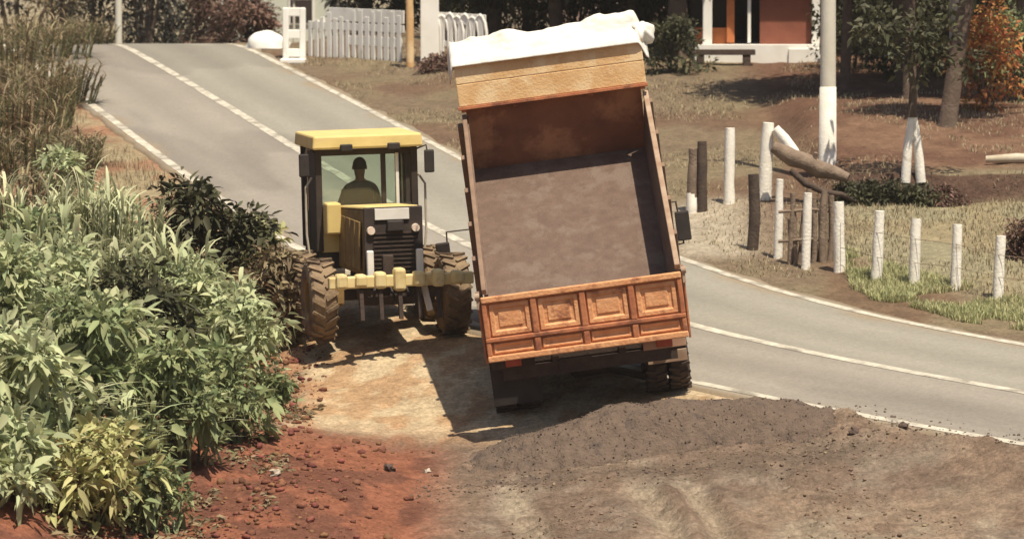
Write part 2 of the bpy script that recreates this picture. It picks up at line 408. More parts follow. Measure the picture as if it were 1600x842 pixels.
def np_mesh(name, V, Fc, material, parent=None, smooth=False, loc=None):
    me = bpy.data.meshes.new(name)
    V = np.asarray(V, np.float32); Fc = np.asarray(Fc, np.int32)
    me.vertices.add(len(V)); me.vertices.foreach_set('co', V.ravel())
    k = Fc.shape[1]
    me.loops.add(Fc.size); me.loops.foreach_set('vertex_index', Fc.ravel())
    me.polygons.add(len(Fc)); me.polygons.foreach_set('loop_start', np.arange(0, Fc.size, k, dtype=np.int32))
    if smooth: me.polygons.foreach_set('use_smooth', np.ones(len(Fc), bool))
    me.update(calc_edges=True); me.validate()
    if material: me.materials.append(M[material])
    o = bpy.data.objects.new(name, me); C.objects.link(o)
    if parent: o.parent = parent
    if loc is not None: o.location = loc
    return o

def tag(o, label=None, cat=None, group=None, kind=None):
    if label: o['label'] = label
    if cat: o['category'] = cat
    if group: o['group'] = group
    if kind: o['kind'] = kind
    return o

def thing(name, loc, label, cat, group=None, rot=(0, 0, 0)):
    o = bpy.data.objects.new(name, None); C.objects.link(o)
    o.empty_display_size = 0.2
    o.location = loc; o.rotation_euler = rot
    return tag(o, label, cat, group)

# ------------------------------------------------------------------ ground
def grid(xs, ys):
    X, Y = np.meshgrid(xs, ys)
    nx, ny = len(xs), len(ys)
    i = np.arange(nx * ny).reshape(ny, nx)
    Fc = np.stack([i[:-1, :-1], i[:-1, 1:], i[1:, 1:], i[1:, :-1]], -1).reshape(-1, 4)
    return X.ravel(), Y.ravel(), Fc

def soil_colour(x, y):
    s = road_s(x, y); o = -s - HALF; r = s - HALF; b = bank_x(y) - x
    n = fbm(x * 0.9, y * 0.55, 41, 4); n2 = fbm(x * 2.6 + 5, y * 1.6, 47, 4); n3 = fbm(x * 0.35, y * 0.22, 53, 3)
    def c(*a): return np.array(a)[None, :]
    def mixc(A, B, t): return A * (1 - t[:, None]) + B * t[:, None]
    tan = c(0.225, 0.166, 0.122); grey = c(0.195, 0.150, 0.118); red = c(0.235, 0.095, 0.058); dred = c(0.15, 0.066, 0.045)
    pale = c(0.25, 0.205, 0.155); olive = c(0.195, 0.155, 0.10); verge = c(0.175, 0.132, 0.09); lawn = c(0.26, 0.235, 0.155)
    litter = c(0.135, 0.076, 0.052); brown = c(0.15, 0.10, 0.072)
    # near, left of the road: the cut shoulder
    L = np.repeat(grey, len(x), 0)
    L = mixc(L, tan, sstep(n, 0.4, 0.62))
    L = mixc(L, pale, 0.75 * sstep(n2, 0.56, 0.72))
    L = mixc(L, brown, 0.55 * sstep(n2 + 0.4 * (n - 0.5), 0.52, 0.38))
    warm = sstep(y + 0.8 * (n2 - 0.5), 49.6, 50.8)
    L = mixc(L, mixc(np.repeat(c(0.42, 0.275, 0.16), len(x), 0), np.repeat(c(0.52, 0.41, 0.27), len(x), 0), sstep(n2, 0.42, 0.6)), warm * 0.9)
    redm = sstep(-x + 0.25 * (n2 - 0.5) * 4, 0.3, 1.3) * (1 - sstep(y, 49.2, 51.5))
    redm = np.maximum(redm, sstep(b, -1.0, 0.1))
    L = mixc(L, mixc(np.repeat(red, len(x), 0), np.repeat(dred, len(x), 0), sstep(n2, 0.45, 0.6)), redm)
    gr2 = np.exp(-((y - 48.0) / 0.55) ** 2) * sstep(x, -0.9, 0.2) * (1 - sstep(x, 3.8, 5.2)) * sstep(fbm(x * 2.2, y * 2.2, 58, 4), 0.36, 0.54)
    L = mixc(L, np.repeat(c(0.128, 0.096, 0.074), len(x), 0), 0.85 * gr2)
    near = (1 - sstep(y, 46.8, 48.0)) * sstep(o, 0.4, 1.2)
    for cx, w in ((1.72, 0.2), (2.30, 0.16), (0.2, 0.22)):
        q = x - (cx - (y - 45) * 0.07 + 0.05 * np.sin(y * 1.7))
        L = mixc(L, np.repeat(c(0.33, 0.275, 0.205), len(x), 0), 0.75 * near * np.exp(-(q / w) ** 4) * (0.4 + 0.6 * vnoise(x * 3, y * 2, 4)))
        L = mixc(L, np.repeat(c(0.12, 0.085, 0.064), len(x), 0), 0.7 * near * np.exp(-((q - 0.30) / 0.09) ** 2) * sstep(vnoise(x * 2, y * 1.4, 14), 0.3, 0.6))
    bandd = np.exp(-((y - 46.35 + 0.10 * np.sin(x * 2.0)) / 0.22) ** 2) * sstep(x, 0.3, 1.3) * sstep(o, 0.3, 0.9) * sstep(n2, 0.40, 0.55)
    L = mixc(L, np.repeat(c(0.13, 0.092, 0.07), len(x), 0), 0.75 * bandd)
    # beyond the cut the left verge
    far = sstep(y, 60, 66)
    LV = mixc(np.repeat(c(0.29, 0.165, 0.105), len(x), 0), np.repeat(c(0.30, 0.245, 0.155), len(x), 0), np.maximum(sstep(n, 0.48, 0.62), sstep(y, 84, 90)))
    L = mixc(L, LV, far)
    # right of the road
    Rr = np.repeat(verge, len(x), 0)
    Rr = mixc(Rr, olive, sstep(n, 0.42, 0.6))
    Rr = mixc(Rr, litter, 0.6 * sstep(n3, 0.5, 0.62))
    lw = sstep(x, 4.6, 5.8) * sstep(r, 1.6, 2.6) * (1 - sstep(y - 0.25 * (x - 6), 66.2, 66.9))
    Rr = mixc(Rr, mixc(np.repeat(lawn, len(x), 0), np.repeat(c(0.27, 0.225, 0.14), len(x), 0), sstep(n, 0.5, 0.65)), lw)
    lt = sstep(y, 67.2, 68.4) * sstep(x, 4.4, 5.6)
    Rr = mixc(Rr, mixc(np.repeat(litter, len(x), 0), np.repeat(c(0.18, 0.108, 0.072), len(x), 0), sstep(n, 0.45, 0.6)), lt)
    bank_shade = sstep(y, 66.45, 66.6) * (1 - sstep(y, 66.85, 67.1)) * sstep(x, 5.0, 5.6)
    Rr = mixc(Rr, np.repeat(c(0.085, 0.052, 0.04), len(x), 0), bank_shade)  # tree shade painted as a near-black strip on the step face
    # the pale drive that joins the road beside the truck
    dr = np.exp(-((x - 3.15 - 0.02 * (y - 64)) / 0.75) ** 2) * sstep(y, 61.5, 62.6) * (1 - sstep(y, 66.5, 68))
    Rr = mixc(Rr, np.repeat(c(0.36, 0.31, 0.24), len(x), 0), np.clip(dr * 1.2, 0, 1))
    out = np.where((s > 0)[:, None], Rr, L)
    out = out * (0.82 + 0.36 * fbm(x * 6, y * 4, 77, 3))[:, None]
    return np.clip(out, 0.01, 0.8)

xs = np.unique(np.concatenate([np.arange(-1200, -200, 200), np.arange(-200, -40, 20), np.arange(-40, -13, 1.5), np.arange(-13, -2, 0.09), np.arange(-2, 6.6, 0.05), np.arange(6.6, 13.01, 0.09), np.arange(14, 40, 1.5), np.arange(40, 200, 20), np.arange(200, 1300, 200)]))
ys = np.unique(np.concatenate([np.arange(-600, -20, 60), np.arange(-20, 38, 2.0), np.arange(38, 41, 0.4), np.arange(41, 42.4, 0.09), np.arange(42.4, 50.0, 0.045), np.arange(50.0, 56, 0.085), np.arange(56, 72, 0.16), np.arange(72, 100, 0.3), np.arange(100, 170, 3.0), np.arange(170, 400, 30), np.arange(400, 2001, 400)]))
GX, GY, GF = grid(xs, ys)
GZ = terrain(GX, GY)
ground = np_mesh('ground', np.stack([GX, GY, GZ], 1), GF, 'ground', smooth=True)
ca = ground.data.color_attributes.new('soil', 'FLOAT_COLOR', 'POINT')
col4 = np.ones((len(GX), 4), np.float32); col4[:, :3] = soil_colour(GX, GY)
ca.data.foreach_set('color', col4.ravel())
tag(ground, kind='structure')

# road sheet with a real edge, and its three painted lines
def strip(name, s0, s1, lift, material, y0, y1, thick, parent=None, dy=0.25, wob=0.0, seed=1, across=6):
    ys_ = np.arange(y0, y1, dy)
    V = []; n = across + 1
    yc = ys_; xc = road_x(yc); d = np.interp(yc, _yy, _dx)
    nx = 1 / np.sqrt(1 + d * d); ny = -d / np.sqrt(1 + d * d)
    rows = []
    for k in range(n):
        t = s0 + (s1 - s0) * k / across
        off = t
        if wob:
            if k == 0: off = t - wob * (fbm(yc * 1.7, yc * 0 + 1, seed, 4) - 0.5)
            if k == across: off = t + wob * (fbm(yc * 1.7, yc * 0 + 7, seed + 5, 4) - 0.5)
        x = xc + nx * off; y = yc + ny * off
        rows.append(np.stack([x, y, gbase(y) + lift], 1))
    if thick:
        lo = rows[0].copy(); lo[:, 2] -= thick; hi = rows[-1].copy(); hi[:, 2] -= thick
        rows = [lo] + rows + [hi]
    n = len(rows)
    V = np.stack(rows, 1).reshape(-1, 3)
    i = np.arange(len(ys_) * n).reshape(len(ys_), n)
    Fc = np.stack([i[:-1, :-1], i[:-1, 1:], i[1:, 1:], i[1:, :-1]], -1).reshape(-1, 4)
    return np_mesh(name, V, Fc, material, parent, smooth=False)
road = tag(strip('road', -HALF - 0.22, HALF + 0.2, 0.0, 'road', 26, 150, 0.14, wob=0.26, across=36), kind='structure')
_rv = np.empty(len(road.data.vertices) * 3, np.float32); road.data.vertices.foreach_get('co', _rv); _rv = _rv.reshape(-1, 3)
_s = road_s(_rv[:, 0], _rv[:, 1]); _y = _rv[:, 1]
_c = np.where((_s < 0)[:, None], np.array([[0.255, 0.232, 0.203]]), np.array([[0.258, 0.242, 0.208]]))
_m = 1 + 0.10 * np.exp(-((np.abs(np.abs(_s) - 0.55)) / 0.22) ** 2) + 0.10 * np.exp(-((np.abs(np.abs(_s) - 1.95)) / 0.22) ** 2) - 0.08 * np.exp(-((np.abs(np.abs(_s) - 1.25)) / 0.2) ** 2)
_m = _m * (0.9 + 0.2 * fbm(_s * 0.8 + 40, _y * 0.25, 95, 4)) * (1 - 0.16 * sstep(fbm(_s * 0.45, _y * 0.12, 97, 3), 0.56, 0.60))
_d = np.maximum(sstep(np.abs(_s) + 0.9 * (fbm(_s * 2, _y * 0.9, 98, 4) - 0.5), HALF - 0.25, HALF + 0.15) * 0.8, 0)
_c = _c * _m[:, None]; _c = _c * (1 - _d[:, None]) + np.array([[0.27, 0.21, 0.145]]) * _d[:, None]
_ra = road.data.color_attributes.new('road', 'FLOAT_COLOR', 'POINT'); _r4 = np.ones((len(_c), 4), np.float32); _r4[:, :3] = _c; _ra.data.foreach_set('color', _r4.ravel())
for nm, s_, w in (('edge_line', -HALF, 0.17), ('centre_line', 0.0, 0.19), ('edge_line', HALF, 0.15)):
    strip(nm, s_ - w / 2, s_ + w / 2, 0.006, 'paint', 30, 120, 0.0, road, wob=0.035, across=2, seed=int(s_ * 3) + 9)

# ------------------------------------------------------------------ loose stuff on the ground
ICO = None
def rock_verts(r, flat=0.7, seed=0, sub=1):
    bm = bmesh.new(); bmesh.ops.create_icosphere(bm, subdivisions=sub, radius=1.0)
    q = random.Random(seed)
    vs = [v.co * (r * q.uniform(0.55, 1.25)) for v in bm.verts]
    vs = [Vector((v.x, v.y * q.uniform(0.8, 1), v.z * flat)) for v in vs]
    fs = [tuple(v.index for v in f.verts) for f in bm.faces]
    bm.free(); return vs, fs

def scatter_rocks(name, pts, rmin, rmax, material, seed, parent=None):
    protos = [rock_verts(1.0, 0.6, seed + i) for i in range(6)]
    V = []; Fc = []; k = 0; q = random.Random(seed)
    for p in pts:
        vs, fs = protos[q.randrange(6)]
        r = rmin + (rmax - rmin) * q.random() ** 4
        e = Matrix.Rotation(q.uniform(0, 6.28), 3, 'Z') @ Matrix.Rotation(q.uniform(-.7, .7), 3, 'X')
        P = np.array([e @ v for v in vs]) * r + np.array([p[0], p[1], p[2] + r * 0.25])
        V.append(P); Fc.append(np.array(fs) + k); k += len(vs)
    return np_mesh(name, np.concatenate(V), np.concatenate(Fc), material, parent)

pts = []
while len(pts) < 1500:
    y = rnd.uniform(42, 56); x = bank_x(y) + rnd.gauss(0.7, 0.8)
    if x < bank_x(y) - 1 or x > -0.9 - (y > 50) * 1.6: continue
    pts.append((x, y, tz(x, y)))
tag(scatter_rocks('soil_clods', pts, 0.012, 0.075, 'clod', 5), 'loose red soil clods along the foot of the leafy bank', 'soil', kind='stuff')
pts = []
while len(pts) < 1600:
    y = rnd.uniform(42.2, 48.5); x = rnd.uniform(-0.6, 6.2)
    if -float(road_s(x, y)) - HALF < 0.35 or fbm(np.array([x * 1.1]), np.array([y * 0.9]), 61, 2)[0] < 0.5: continue
    pts.append((x, y, tz(x, y)))
M['crumb'] = mat('dirt_crumb', (0.24, 0.17, 0.115), (0.16, 0.11, 0.08), 4, 0.95, 0.5, 20, island=0.35)
tag(scatter_rocks('dirt_crumbs', pts, 0.008, 0.035, 'crumb', 15), 'crumbled dirt scattered over the foreground shoulder', 'dirt', kind='stuff')

# heap of dark millings tipped behind the truck
def heap():
    xs_ = np.linspace(-1.1, 4.4, 190); ys_ = np.linspace(47.3, 50.6, 115)
    X, Y, Fc = grid(xs_, ys_)
    prof = np.interp(X, [-0.75, -0.2, 0.45, 1.2, 2.3, 3.0, 3.6, 4.1], [0, 0.18, 0.38, 0.43, 0.42, 0.35, 0.18, 0.0])
    yc = 49.2 + 0.12 * np.sin(X * 1.1)
    front = 1 - sstep(np.abs(np.minimum(Y - yc, 0)), 0.02, 0.78 + 0.16 * np.sin(X * 1.7) + 0.3 * (fbm(X * 2.5, Y * 0.5, 66, 3) - 0.5))
    back = 1 - sstep(np.maximum(Y - yc, 0), 0.1, 1.4)
    h = prof * front * back
    h = h + (h > 0.02) * (0.24 * (fbm(X * 1.6, Y * 1.6, 5, 4) - 0.5) + 0.08 * (fbm(X * 5, Y * 5, 8, 4) - 0.5)) * np.clip(h * 4, 0, 1)
    # tongue of the heap that runs off to the left
    h = h + 0.07 * np.exp(-((Y - 48.0 - 0.1 * X) / 0.16) ** 2) * sstep(X, -1.0, -0.3) * (1 - sstep(X, 0.4, 1.2)) * (0.6 + fbm(X * 3, Y * 3, 2, 2))
    Z = terrain(X, Y) + h - 0.03 + 0 * X
    h = h - 0.05 * sstep(fbm(X * 8, Y * 8, 55, 3), 0.4, 0.6) * (h < 0.10)
    Z = terrain(X, Y) + h - 0.03
    keep = (h > 0.012)
    Z = np.where(keep, Z, Z - 0.08)
    return np_mesh('gravel_heap', np.stack([X, Y, Z], 1), Fc, 'gravel', smooth=True), (X, Y, Z, h)
hp, (HX, HY, HZ, HH) = heap()
tag(hp, 'dark heap of road millings tipped on the ground behind the orange dump truck', 'gravel heap')
idx = np.where(HH > 0.03)[0]
pk = rng.choice(idx, 3200)
tag(scatter_rocks('loose_millings', [(HX[i] + rnd.uniform(-.03, .03), HY[i] + rnd.uniform(-.03, .03), HZ[i]) for i in pk], 0.004, 0.019, 'gravel_bits', 25), None, None, kind='stuff').parent = hp

# stray millings round the heap and along the near road edge
pts = []
while len(pts) < 2200:
    if rnd.random() < 0.55:
        x = rnd.uniform(-1.2, 4.6); y = 48.0 + rnd.gauss(0, 0.45) + 0.1 * x
    else:
        y = rnd.uniform(47.2, 50.4); x = float(road_x(y)) - (HALF + rnd.gauss(0.15, 0.3)) * math.sqrt(1 + float(np.interp(y, _yy, _dx)) ** 2)
    if x > 6.4: continue
    z = tz(x, y)
    if abs(float(road_s(x, y))) < HALF + 0.2: z = float(gbase(y))
    pts.append((x, y, z))
tag(scatter_rocks('stray_millings', pts, 0.005, 0.028, 'gravel_bits', 35), 'stray dark crumbs around the heap and along the near road edge', 'gravel', kind='stuff')
stone_spots = [(430, 742, 0.075, 'stone', 'small white stone on the red soil left of the shoulder'),
    (1166, 664, 0.075, 'dark_stone', 'dark lump of asphalt on the right flank of the dark heap'),
    (1411, 668, 0.065, 'dark_stone', 'round black lump at the near edge of the road'),
    (1335, 676, 0.07, 'dark_stone', 'flat dark lump in the spoil right of the dark heap'),
    (608, 735, 0.085, 'dark_stone', 'dark greenish lump on the red dirt left of the dark heap'),
    (668, 738, 0.05, 'stone', 'pale stone on the tan dirt beside the red soil'),
    (360, 668, 0.07, 'stone', 'pale stone on the bank just under the leaves')]
for i, (px, py, r, m_, lab) in enumerate(stone_spots):
    vs, fs = rock_verts(r, 0.75, 90 + i, 2)
    p = on_ground(px, py)
    if i == 1:
        p = Vector((2.93, 48.3, 0)); j = int(np.argmin((HX - p.x) ** 2 + (HY - p.y) ** 2)); p.z = HZ[j]
    o = MB().add(vs, fs).build('stone', m_, None, loc=(p.x, p.y, p.z + r * 0.35))
    tag(o, lab, 'stone', 'loose stones')

# ------------------------------------------------------------------ foliage helpers
def leaf_fine(P, D, L, W, fold=0.22, droop=0.25):
    n = len(P)
    D = D / np.linalg.norm(D, axis=1, keepdims=True)
    r = rng.normal(size=(n, 3)) * 0.5; r[:, 2] += 1.0
    S_ = np.cross(D, r); S_ /= np.linalg.norm(S_, axis=1, keepdims=True) + 1e-6
    N = np.cross(S_, D); N *= np.sign(N[:, 2:3] + 1e-6)
    L = L[:, None]; W = W[:, None]; dz = np.zeros((n, 3)); dz[:, 2] = -1
    cur = droop * rng.uniform(0.4, 1.8, (n, 1))
    def pt(t): return P + D * L * t + dz * L * cur * t * t
    V = [P]
    for t, w in ((0.28, 0.46), (0.66, 0.36)):
        c = pt(t); V += [c + S_ * W * w + N * W * fold * w, c - N * W * fold * 0.3, c - S_ * W * w + N * W * fold * w]
    V.append(pt(1.0))
    V = np.stack(V, 1).reshape(-1, 3)
    T = np.array([[0, 1, 2], [0, 2, 3], [1, 4, 2], [4, 5, 2], [2, 5, 3], [5, 6, 3], [4, 7, 5], [5, 7, 6]])
    Fc = ((np.arange(n) * 8)[:, None, None] + T[None]).reshape(-1, 3)
    return V, Fc

def leaf_mesh(P, D, L, W, fold=0.25, droop=0.25):
    """P base points, D directions, L lengths, W widths -> folded leaves of four triangles"""
    n = len(P)
    D = D / np.linalg.norm(D, axis=1, keepdims=True)
    r = rng.normal(size=(n, 3)) * 0.55; r[:, 2] += 1.0
    S_ = np.cross(D, r); S_ /= np.linalg.norm(S_, axis=1, keepdims=True) + 1e-6
    N = np.cross(S_, D)
    L = L[:, None]; W = W[:, None]
    dz = np.zeros((n, 3)); dz[:, 2] = -1
    mid = P + D * L * 0.45 - N * W * fold * 0.5
    a = P; b = P + D * L * 0.42 + S_ * W * 0.5; c = mid; d = P + D * L * 0.42 - S_ * W * 0.5; e = P + D * L + dz * L * droop
    V = np.stack([a, b, c, d, e], 1).reshape(-1, 3)
    k = (np.arange(n) * 5)[:, None]
    T = np.array([[0, 1, 2], [0, 2, 3], [1, 4, 2], [2, 4, 3]])
    Fc = (k[:, None, :] + T[None]).reshape(-1, 3)
    return V, Fc

def clump_leaves(cl, per, rad, llen, lw=0.45, up=0.15, out_c=None, droop=0.25, fine=False):
    cl = np.asarray(cl, float); n = len(cl) * per
    c = np.repeat(cl, per, 0)
    v = rng.normal(size=(n, 3)); v /= np.linalg.norm(v, axis=1, keepdims=True)
    rr = rad * rng.random(n) ** 0.5
    P = c + v * rr[:, None] * np.array([1, 1, 0.8])
    D = v * 0.9 + rng.normal(size=(n, 3)) * 0.45; D[:, 2] += up
    L = llen * rng.uniform(0.6, 1.25, n)
    if fine: return leaf_fine(P, D, L, L * lw * rng.uniform(0.7, 1.2, n), droop=droop)
    return leaf_mesh(P, D, L, L * lw * rng.uniform(0.8, 1.2, n), droop=droop)

def shrub(name, label, x, y, r, h, material, nclump, per, llen, seed, cat='shrub', group=None, lw=0.5, low=0.12, flatten=1.0, stems=5, stem_mat='stem', droop=0.3):
    q = random.Random(seed)
    z = tz(x, y)
    t = thing(name, (x, y, z - 0.03), label, cat, group)
    cl = []; sp = MB()
    for i in range(nclump):
        a = q.uniform(0, 6.283); u = q.random() ** 0.55
        hh = low * h + (1 - low) * h * q.random() ** 0.8
        prof = math.sqrt(max(0.05, 1 - (max(0, hh / h - 0.35) / 0.68) ** 2))
        rr = r * u * prof
        cl.append((rr * math.cos(a), rr * math.sin(a) * flatten, hh))
    for i in range(stems):
        c_ = Vector(cl[i % len(cl)])
        b0 = Vector((c_.x * 0.15, c_.y * 0.15, 0))
        midp = (b0 + c_) / 2 + Vector((q.uniform(-.08, .08), q.uniform(-.08, .08), 0.12 * h))
        sp.tube([b0, midp, c_], [0.022 * h, 0.015 * h, 0.006 * h], 6)
    rad = 0.2 * (r + h) / 2 + llen * 0.4
    k = max(1, int(len(cl) * 0.55))
    V, Fc = clump_leaves(cl[:k], per, rad, llen, lw, 0.1, droop=droop, fine=y < 64)
    V2, F2 = clump_leaves(cl[k:], int(per * 1.9), rad, llen * 0.55, lw * 1.1, 0.1, droop=droop, fine=y < 64)
    np_mesh('foliage', np.concatenate([V, V2]), np.concatenate([Fc, F2 + len(V)]), material, t)
    sp.build('stem', stem_mat, t, smooth=True)
    return t

def blades(P, H, lean, W, seg=4, arch=0.5):
    n = len(P)
    a = rng.uniform(0, 6.283, n); dirx = np.stack([np.cos(a), np.sin(a), np.zeros(n)], 1)
    side = np.stack([-np.sin(a), np.cos(a), np.zeros(n)], 1)
    V = np.zeros((n, (seg + 1) * 2, 3))
    for k in range(seg + 1):
        t = k / seg
        c = P + dirx * (lean * (t ** 1.8))[:, None] + np.stack([np.zeros(n), np.zeros(n), H * (t - arch * 0.45 * t ** 3 * np.clip(lean / H * 2, 0, 1))], 1)
        w = W * (0.55 + 0.9 * t) * (1 - t) ** 0.6 + 0.0008
        V[:, 2 * k] = c - side * w[:, None] / 2; V[:, 2 * k + 1] = c + side * w[:, None] / 2
    k0 = (np.arange(n) * (seg + 1) * 2)[:, None]
    Fc = []
    for k in range(seg):
        Fc.append(np.concatenate([k0 + 2 * k, k0 + 2 * k + 1, k0 + 2 * k + 3, k0 + 2 * k + 2], 1))
    return V.reshape(-1, 3), np.concatenate(Fc)

def cane_clump(label, x, y, r, h, n, seed, material='cane', group='tall cane clumps on the bank', cat='cane', name='cane_clump', wide=1.0, stretch=1.0):
    q = np.random.default_rng(seed)
    z = tz(x, y)
    t = thing(name, (x, y, z - 0.03), label, cat, group)
    ang = q.uniform(0, 6.283, n); rr = r * np.sqrt(q.random(n))
    sx, sy = rr * np.cos(ang), rr * np.sin(ang)
    sh = h * q.uniform(0.55, 0.85, n)
    st = MB()
    P = []; Hh = []; Le = []; Wd = []
    for i in range(n):
        st.tube([(sx[i], sy[i], 0), (sx[i] * 1.12, sy[i] * 1.12, sh[i] * 0.6), (sx[i] * 1.25, sy[i] * 1.25, sh[i])], [0.02, 0.016, 0.008], 5)
        for k in range(9):
            f = q.uniform(0.2, 1.0)
            P.append((sx[i] * (1 + .25 * f), sy[i] * (1 + .25 * f), sh[i] * f)); Hh.append(q.uniform(0.22, 0.42) * h * 0.75); Le.append(q.uniform(0.12, 0.5) * stretch); Wd.append(q.uniform(0.035, 0.07) * wide)
    V, Fc = blades(np.array(P), np.array(Hh), np.array(Le), np.array(Wd), 5, 0.95)
    np_mesh('blades', V, Fc, material, t)
    st.build('stalk', 'stem', t)
    return t

def tree(name, label, x, y, h, crown_r, crown_z, material, nclump, per, llen, seed, trunk_r=0.14, group='trees around the house', lean=(0, 0), trunk_mat='bark', cat='tree', white_to=0, squash=0.8):
    q = random.Random(seed)
    z = tz(x, y)
    t = thing(name, (x, y, z - 0.05), label, cat, group)
    top = Vector((lean[0], lean[1], h * 0.8))
    tr = MB()
    m1 = top * 0.33 + Vector((q.uniform(-.08, .08), q.uniform(-.08, .08), 0)); m2 = top * 0.66 + Vector((q.uniform(-.1, .1), q.uniform(-.1, .1), 0))
    tr.tube([(0, 0, 0), (0, 0, 0.12), m1, m2, top], [trunk_r * 1.5, trunk_r * 1.15, trunk_r, trunk_r * 0.75, trunk_r * 0.35], 10)
    cl = []
    for i in range(nclump):
        v = Vector((q.gauss(0, 1), q.gauss(0, 1), q.gauss(0, 1))).normalized() * (crown_r * q.random() ** 0.4)
        cl.append((top.x + v.x, top.y + v.y, crown_z + v.z * squash))
    to = tr.build('trunk', trunk_mat, t, smooth=True)
    lm = MB()
    for i in range(min(9, nclump)):
        c_ = Vector(cl[i]); b0 = m2 + (top - m2) * q.uniform(-0.5, 0.9)
        lm.tube([b0, (b0 + c_) / 2 + Vector((0, 0, 0.15)), c_], [trunk_r * 0.4, trunk_r * 0.25, trunk_r * 0.08], 6)
    lm.build('limbs', trunk_mat, t, smooth=True)
    V, Fc = clump_leaves(cl, per, crown_r * 0.34, llen, 0.5, 0.05)
    np_mesh('crown', V, Fc, material, t)
    return t

def ground_at(px, Y):
    x = at(px, Y); return x, Y

def copy_tree(o, parent=None):
    c = o.copy(); C.objects.link(c); c.parent = parent
    for ch in list(o.children): copy_tree(ch, c)
    return c

# ------------------------------------------------------------------ wheels
def wheel_meshes(Rr, w, rim_r, tyre_mat, lug_h=0.03, nl=22, chevron=0.5, rim_mat='rim'):
    b = MB()
    hw = w / 2
    prof = [(-hw * 0.80, rim_r), (-hw * 0.98, rim_r + 0.04), (-hw * 1.0, (rim_r + Rr) / 2), (-hw * 0.93, Rr - 0.06), (-hw * 0.75, Rr - 0.012), (0, Rr),
            (hw * 0.75, Rr - 0.012), (hw * 0.93, Rr - 0.06), (hw * 1.0, (rim_r + Rr) / 2), (hw * 0.98, rim_r + 0.04), (hw * 0.80, rim_r)]
    b.lathe(prof, 36)
    for k in range(nl):
        for sd in (-1, 1):
            an = 2 * math.pi * (k + (0.5 if sd > 0 else 0)) / nl
            mt = Matrix.Rotation(an, 4, 'X') @ Matrix.Translation((sd * hw * 0.5, 0, Rr + lug_h * 0.25)) @ Matrix.Rotation(sd * chevron, 4, 'Z')
            lb = MB(mt); lb.box((0, 0, 0), (hw * 1.02, Rr * 0.075, lug_h * 1.6))
            b.add(lb.v, lb.f)
    r = MB()
    r.lathe([(-hw * 0.82, rim_r + 0.005), (-hw * 0.8, rim_r * 0.88), (-hw * 0.25, rim_r * 0.8), (-hw * 0.2, rim_r * 0.36), (-hw * 0.55, rim_r * 0.3), (-hw * 0.55, 0.0)], 24)
    r.lathe([(hw * 0.82, rim_r + 0.005), (hw * 0.8, rim_r * 0.88), (hw * 0.35, rim_r * 0.8), (hw * 0.3, rim_r * 0.36), (hw * 0.55, rim_r * 0.3), (hw * 0.55, 0.0)], 24)
    for k in range(8):
        an = 2 * math.pi * k / 8
        for sx in (-0.22, 0.32):
            r.box((hw * sx, rim_r * 0.58 * math.cos(an), rim_r * 0.58 * math.sin(an)), (0.05, 0.035, 0.035))
    ro = r.build('wheel', rim_mat, None); to = b.build('tyre', tyre_mat, ro)
    return ro
def put_wheel(proto, parent, loc, first):
    o = proto if first else copy_tree(proto)
    o.parent = parent; o.location = loc
    return o

# ------------------------------------------------------------------ the dump truck
TX, TY = 1.05, 51.35
TR = thing('dump_truck', (TX, TY, float(gbase(TY)) - 0.12), 'orange dump truck seen from behind with its bed tipped up', 'dump truck',
           rot=(0, 0, 0))
TR.rotation_mode = 'QUATERNION'
TR.rotation_quaternion = (Matrix.Rotation(R(0.8), 4, 'Z') @ Matrix.Rotation(R(5.1), 4, 'X') @ Matrix.Rotation(R(-7.6), 4, 'Y')).to_quaternion()
TH = R(25.0)
HY_, HZ_ = -1.0, 0.97                       # hinge line of the bed
BL, BW, BH = 4.20, 2.46, 0.85               # bed length, width, side height
BM_ = Matrix.Translation((0, HY_, HZ_)) @ Matrix.Rotation(TH, 4, 'X')
def bed(): return MB(BM_)
# floor, walls
f = bed(); f.box((0, BL / 2, -0.03), (BW - 0.12, BL, 0.06)); f.build('bed_floor', 'bed_floor', TR, 0.005)
f = bed()
for k in range(9): f.box((0, 0.25 + k * 0.45, -0.115), (BW - 0.2, 0.09, 0.11))
for sx in (-0.42, 0.42): f.box((sx, BL / 2 - 0.05, -0.23), (0.12, BL - 0.1, 0.118))
f.build('bed_crossmembers', 'chassis', TR, 0.004)
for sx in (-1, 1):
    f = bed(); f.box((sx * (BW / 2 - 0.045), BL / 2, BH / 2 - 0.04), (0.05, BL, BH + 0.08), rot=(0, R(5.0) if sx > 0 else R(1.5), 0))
    w = f.build('side_wall', 'bed_floor', TR, 0.004)  # dark steel colour also stands in for shadow along the right wall
    f = bed(); f.box((sx * (BW / 2 - (0.008 if sx > 0 else 0.034)), BL / 2 - 0.02, BH + 0.03), (0.070 if sx > 0 else 0.060, BL - 0.06, 0.075)); f.build('top_rail', 'bed_rim' if sx < 0 else 'bed_edge', w, 0.012)
    for k in range(6):
        f = bed(); f.box((sx * (BW / 2 + 0.037), 0.12 + k * (BL - 0.24) / 5, BH / 2 - 0.05), (0.07, 0.10, BH)); f.build('stake', 'bed_rim', w, 0.01)
f = bed(); f.box((0, BL + 0.03, 0.50), (BW - 0.125, 0.06, 1.10)); fw_ = f.build('front_wall', 'bed_wall', TR, 0.004)
for sx in (-0.78, 0, 0.78):
    f = bed(); f.box((sx, BL + 0.105, 0.5), (0.10, 0.085, 1.08)); f.build('stiffener', 'rust_rail', fw_, 0.008)
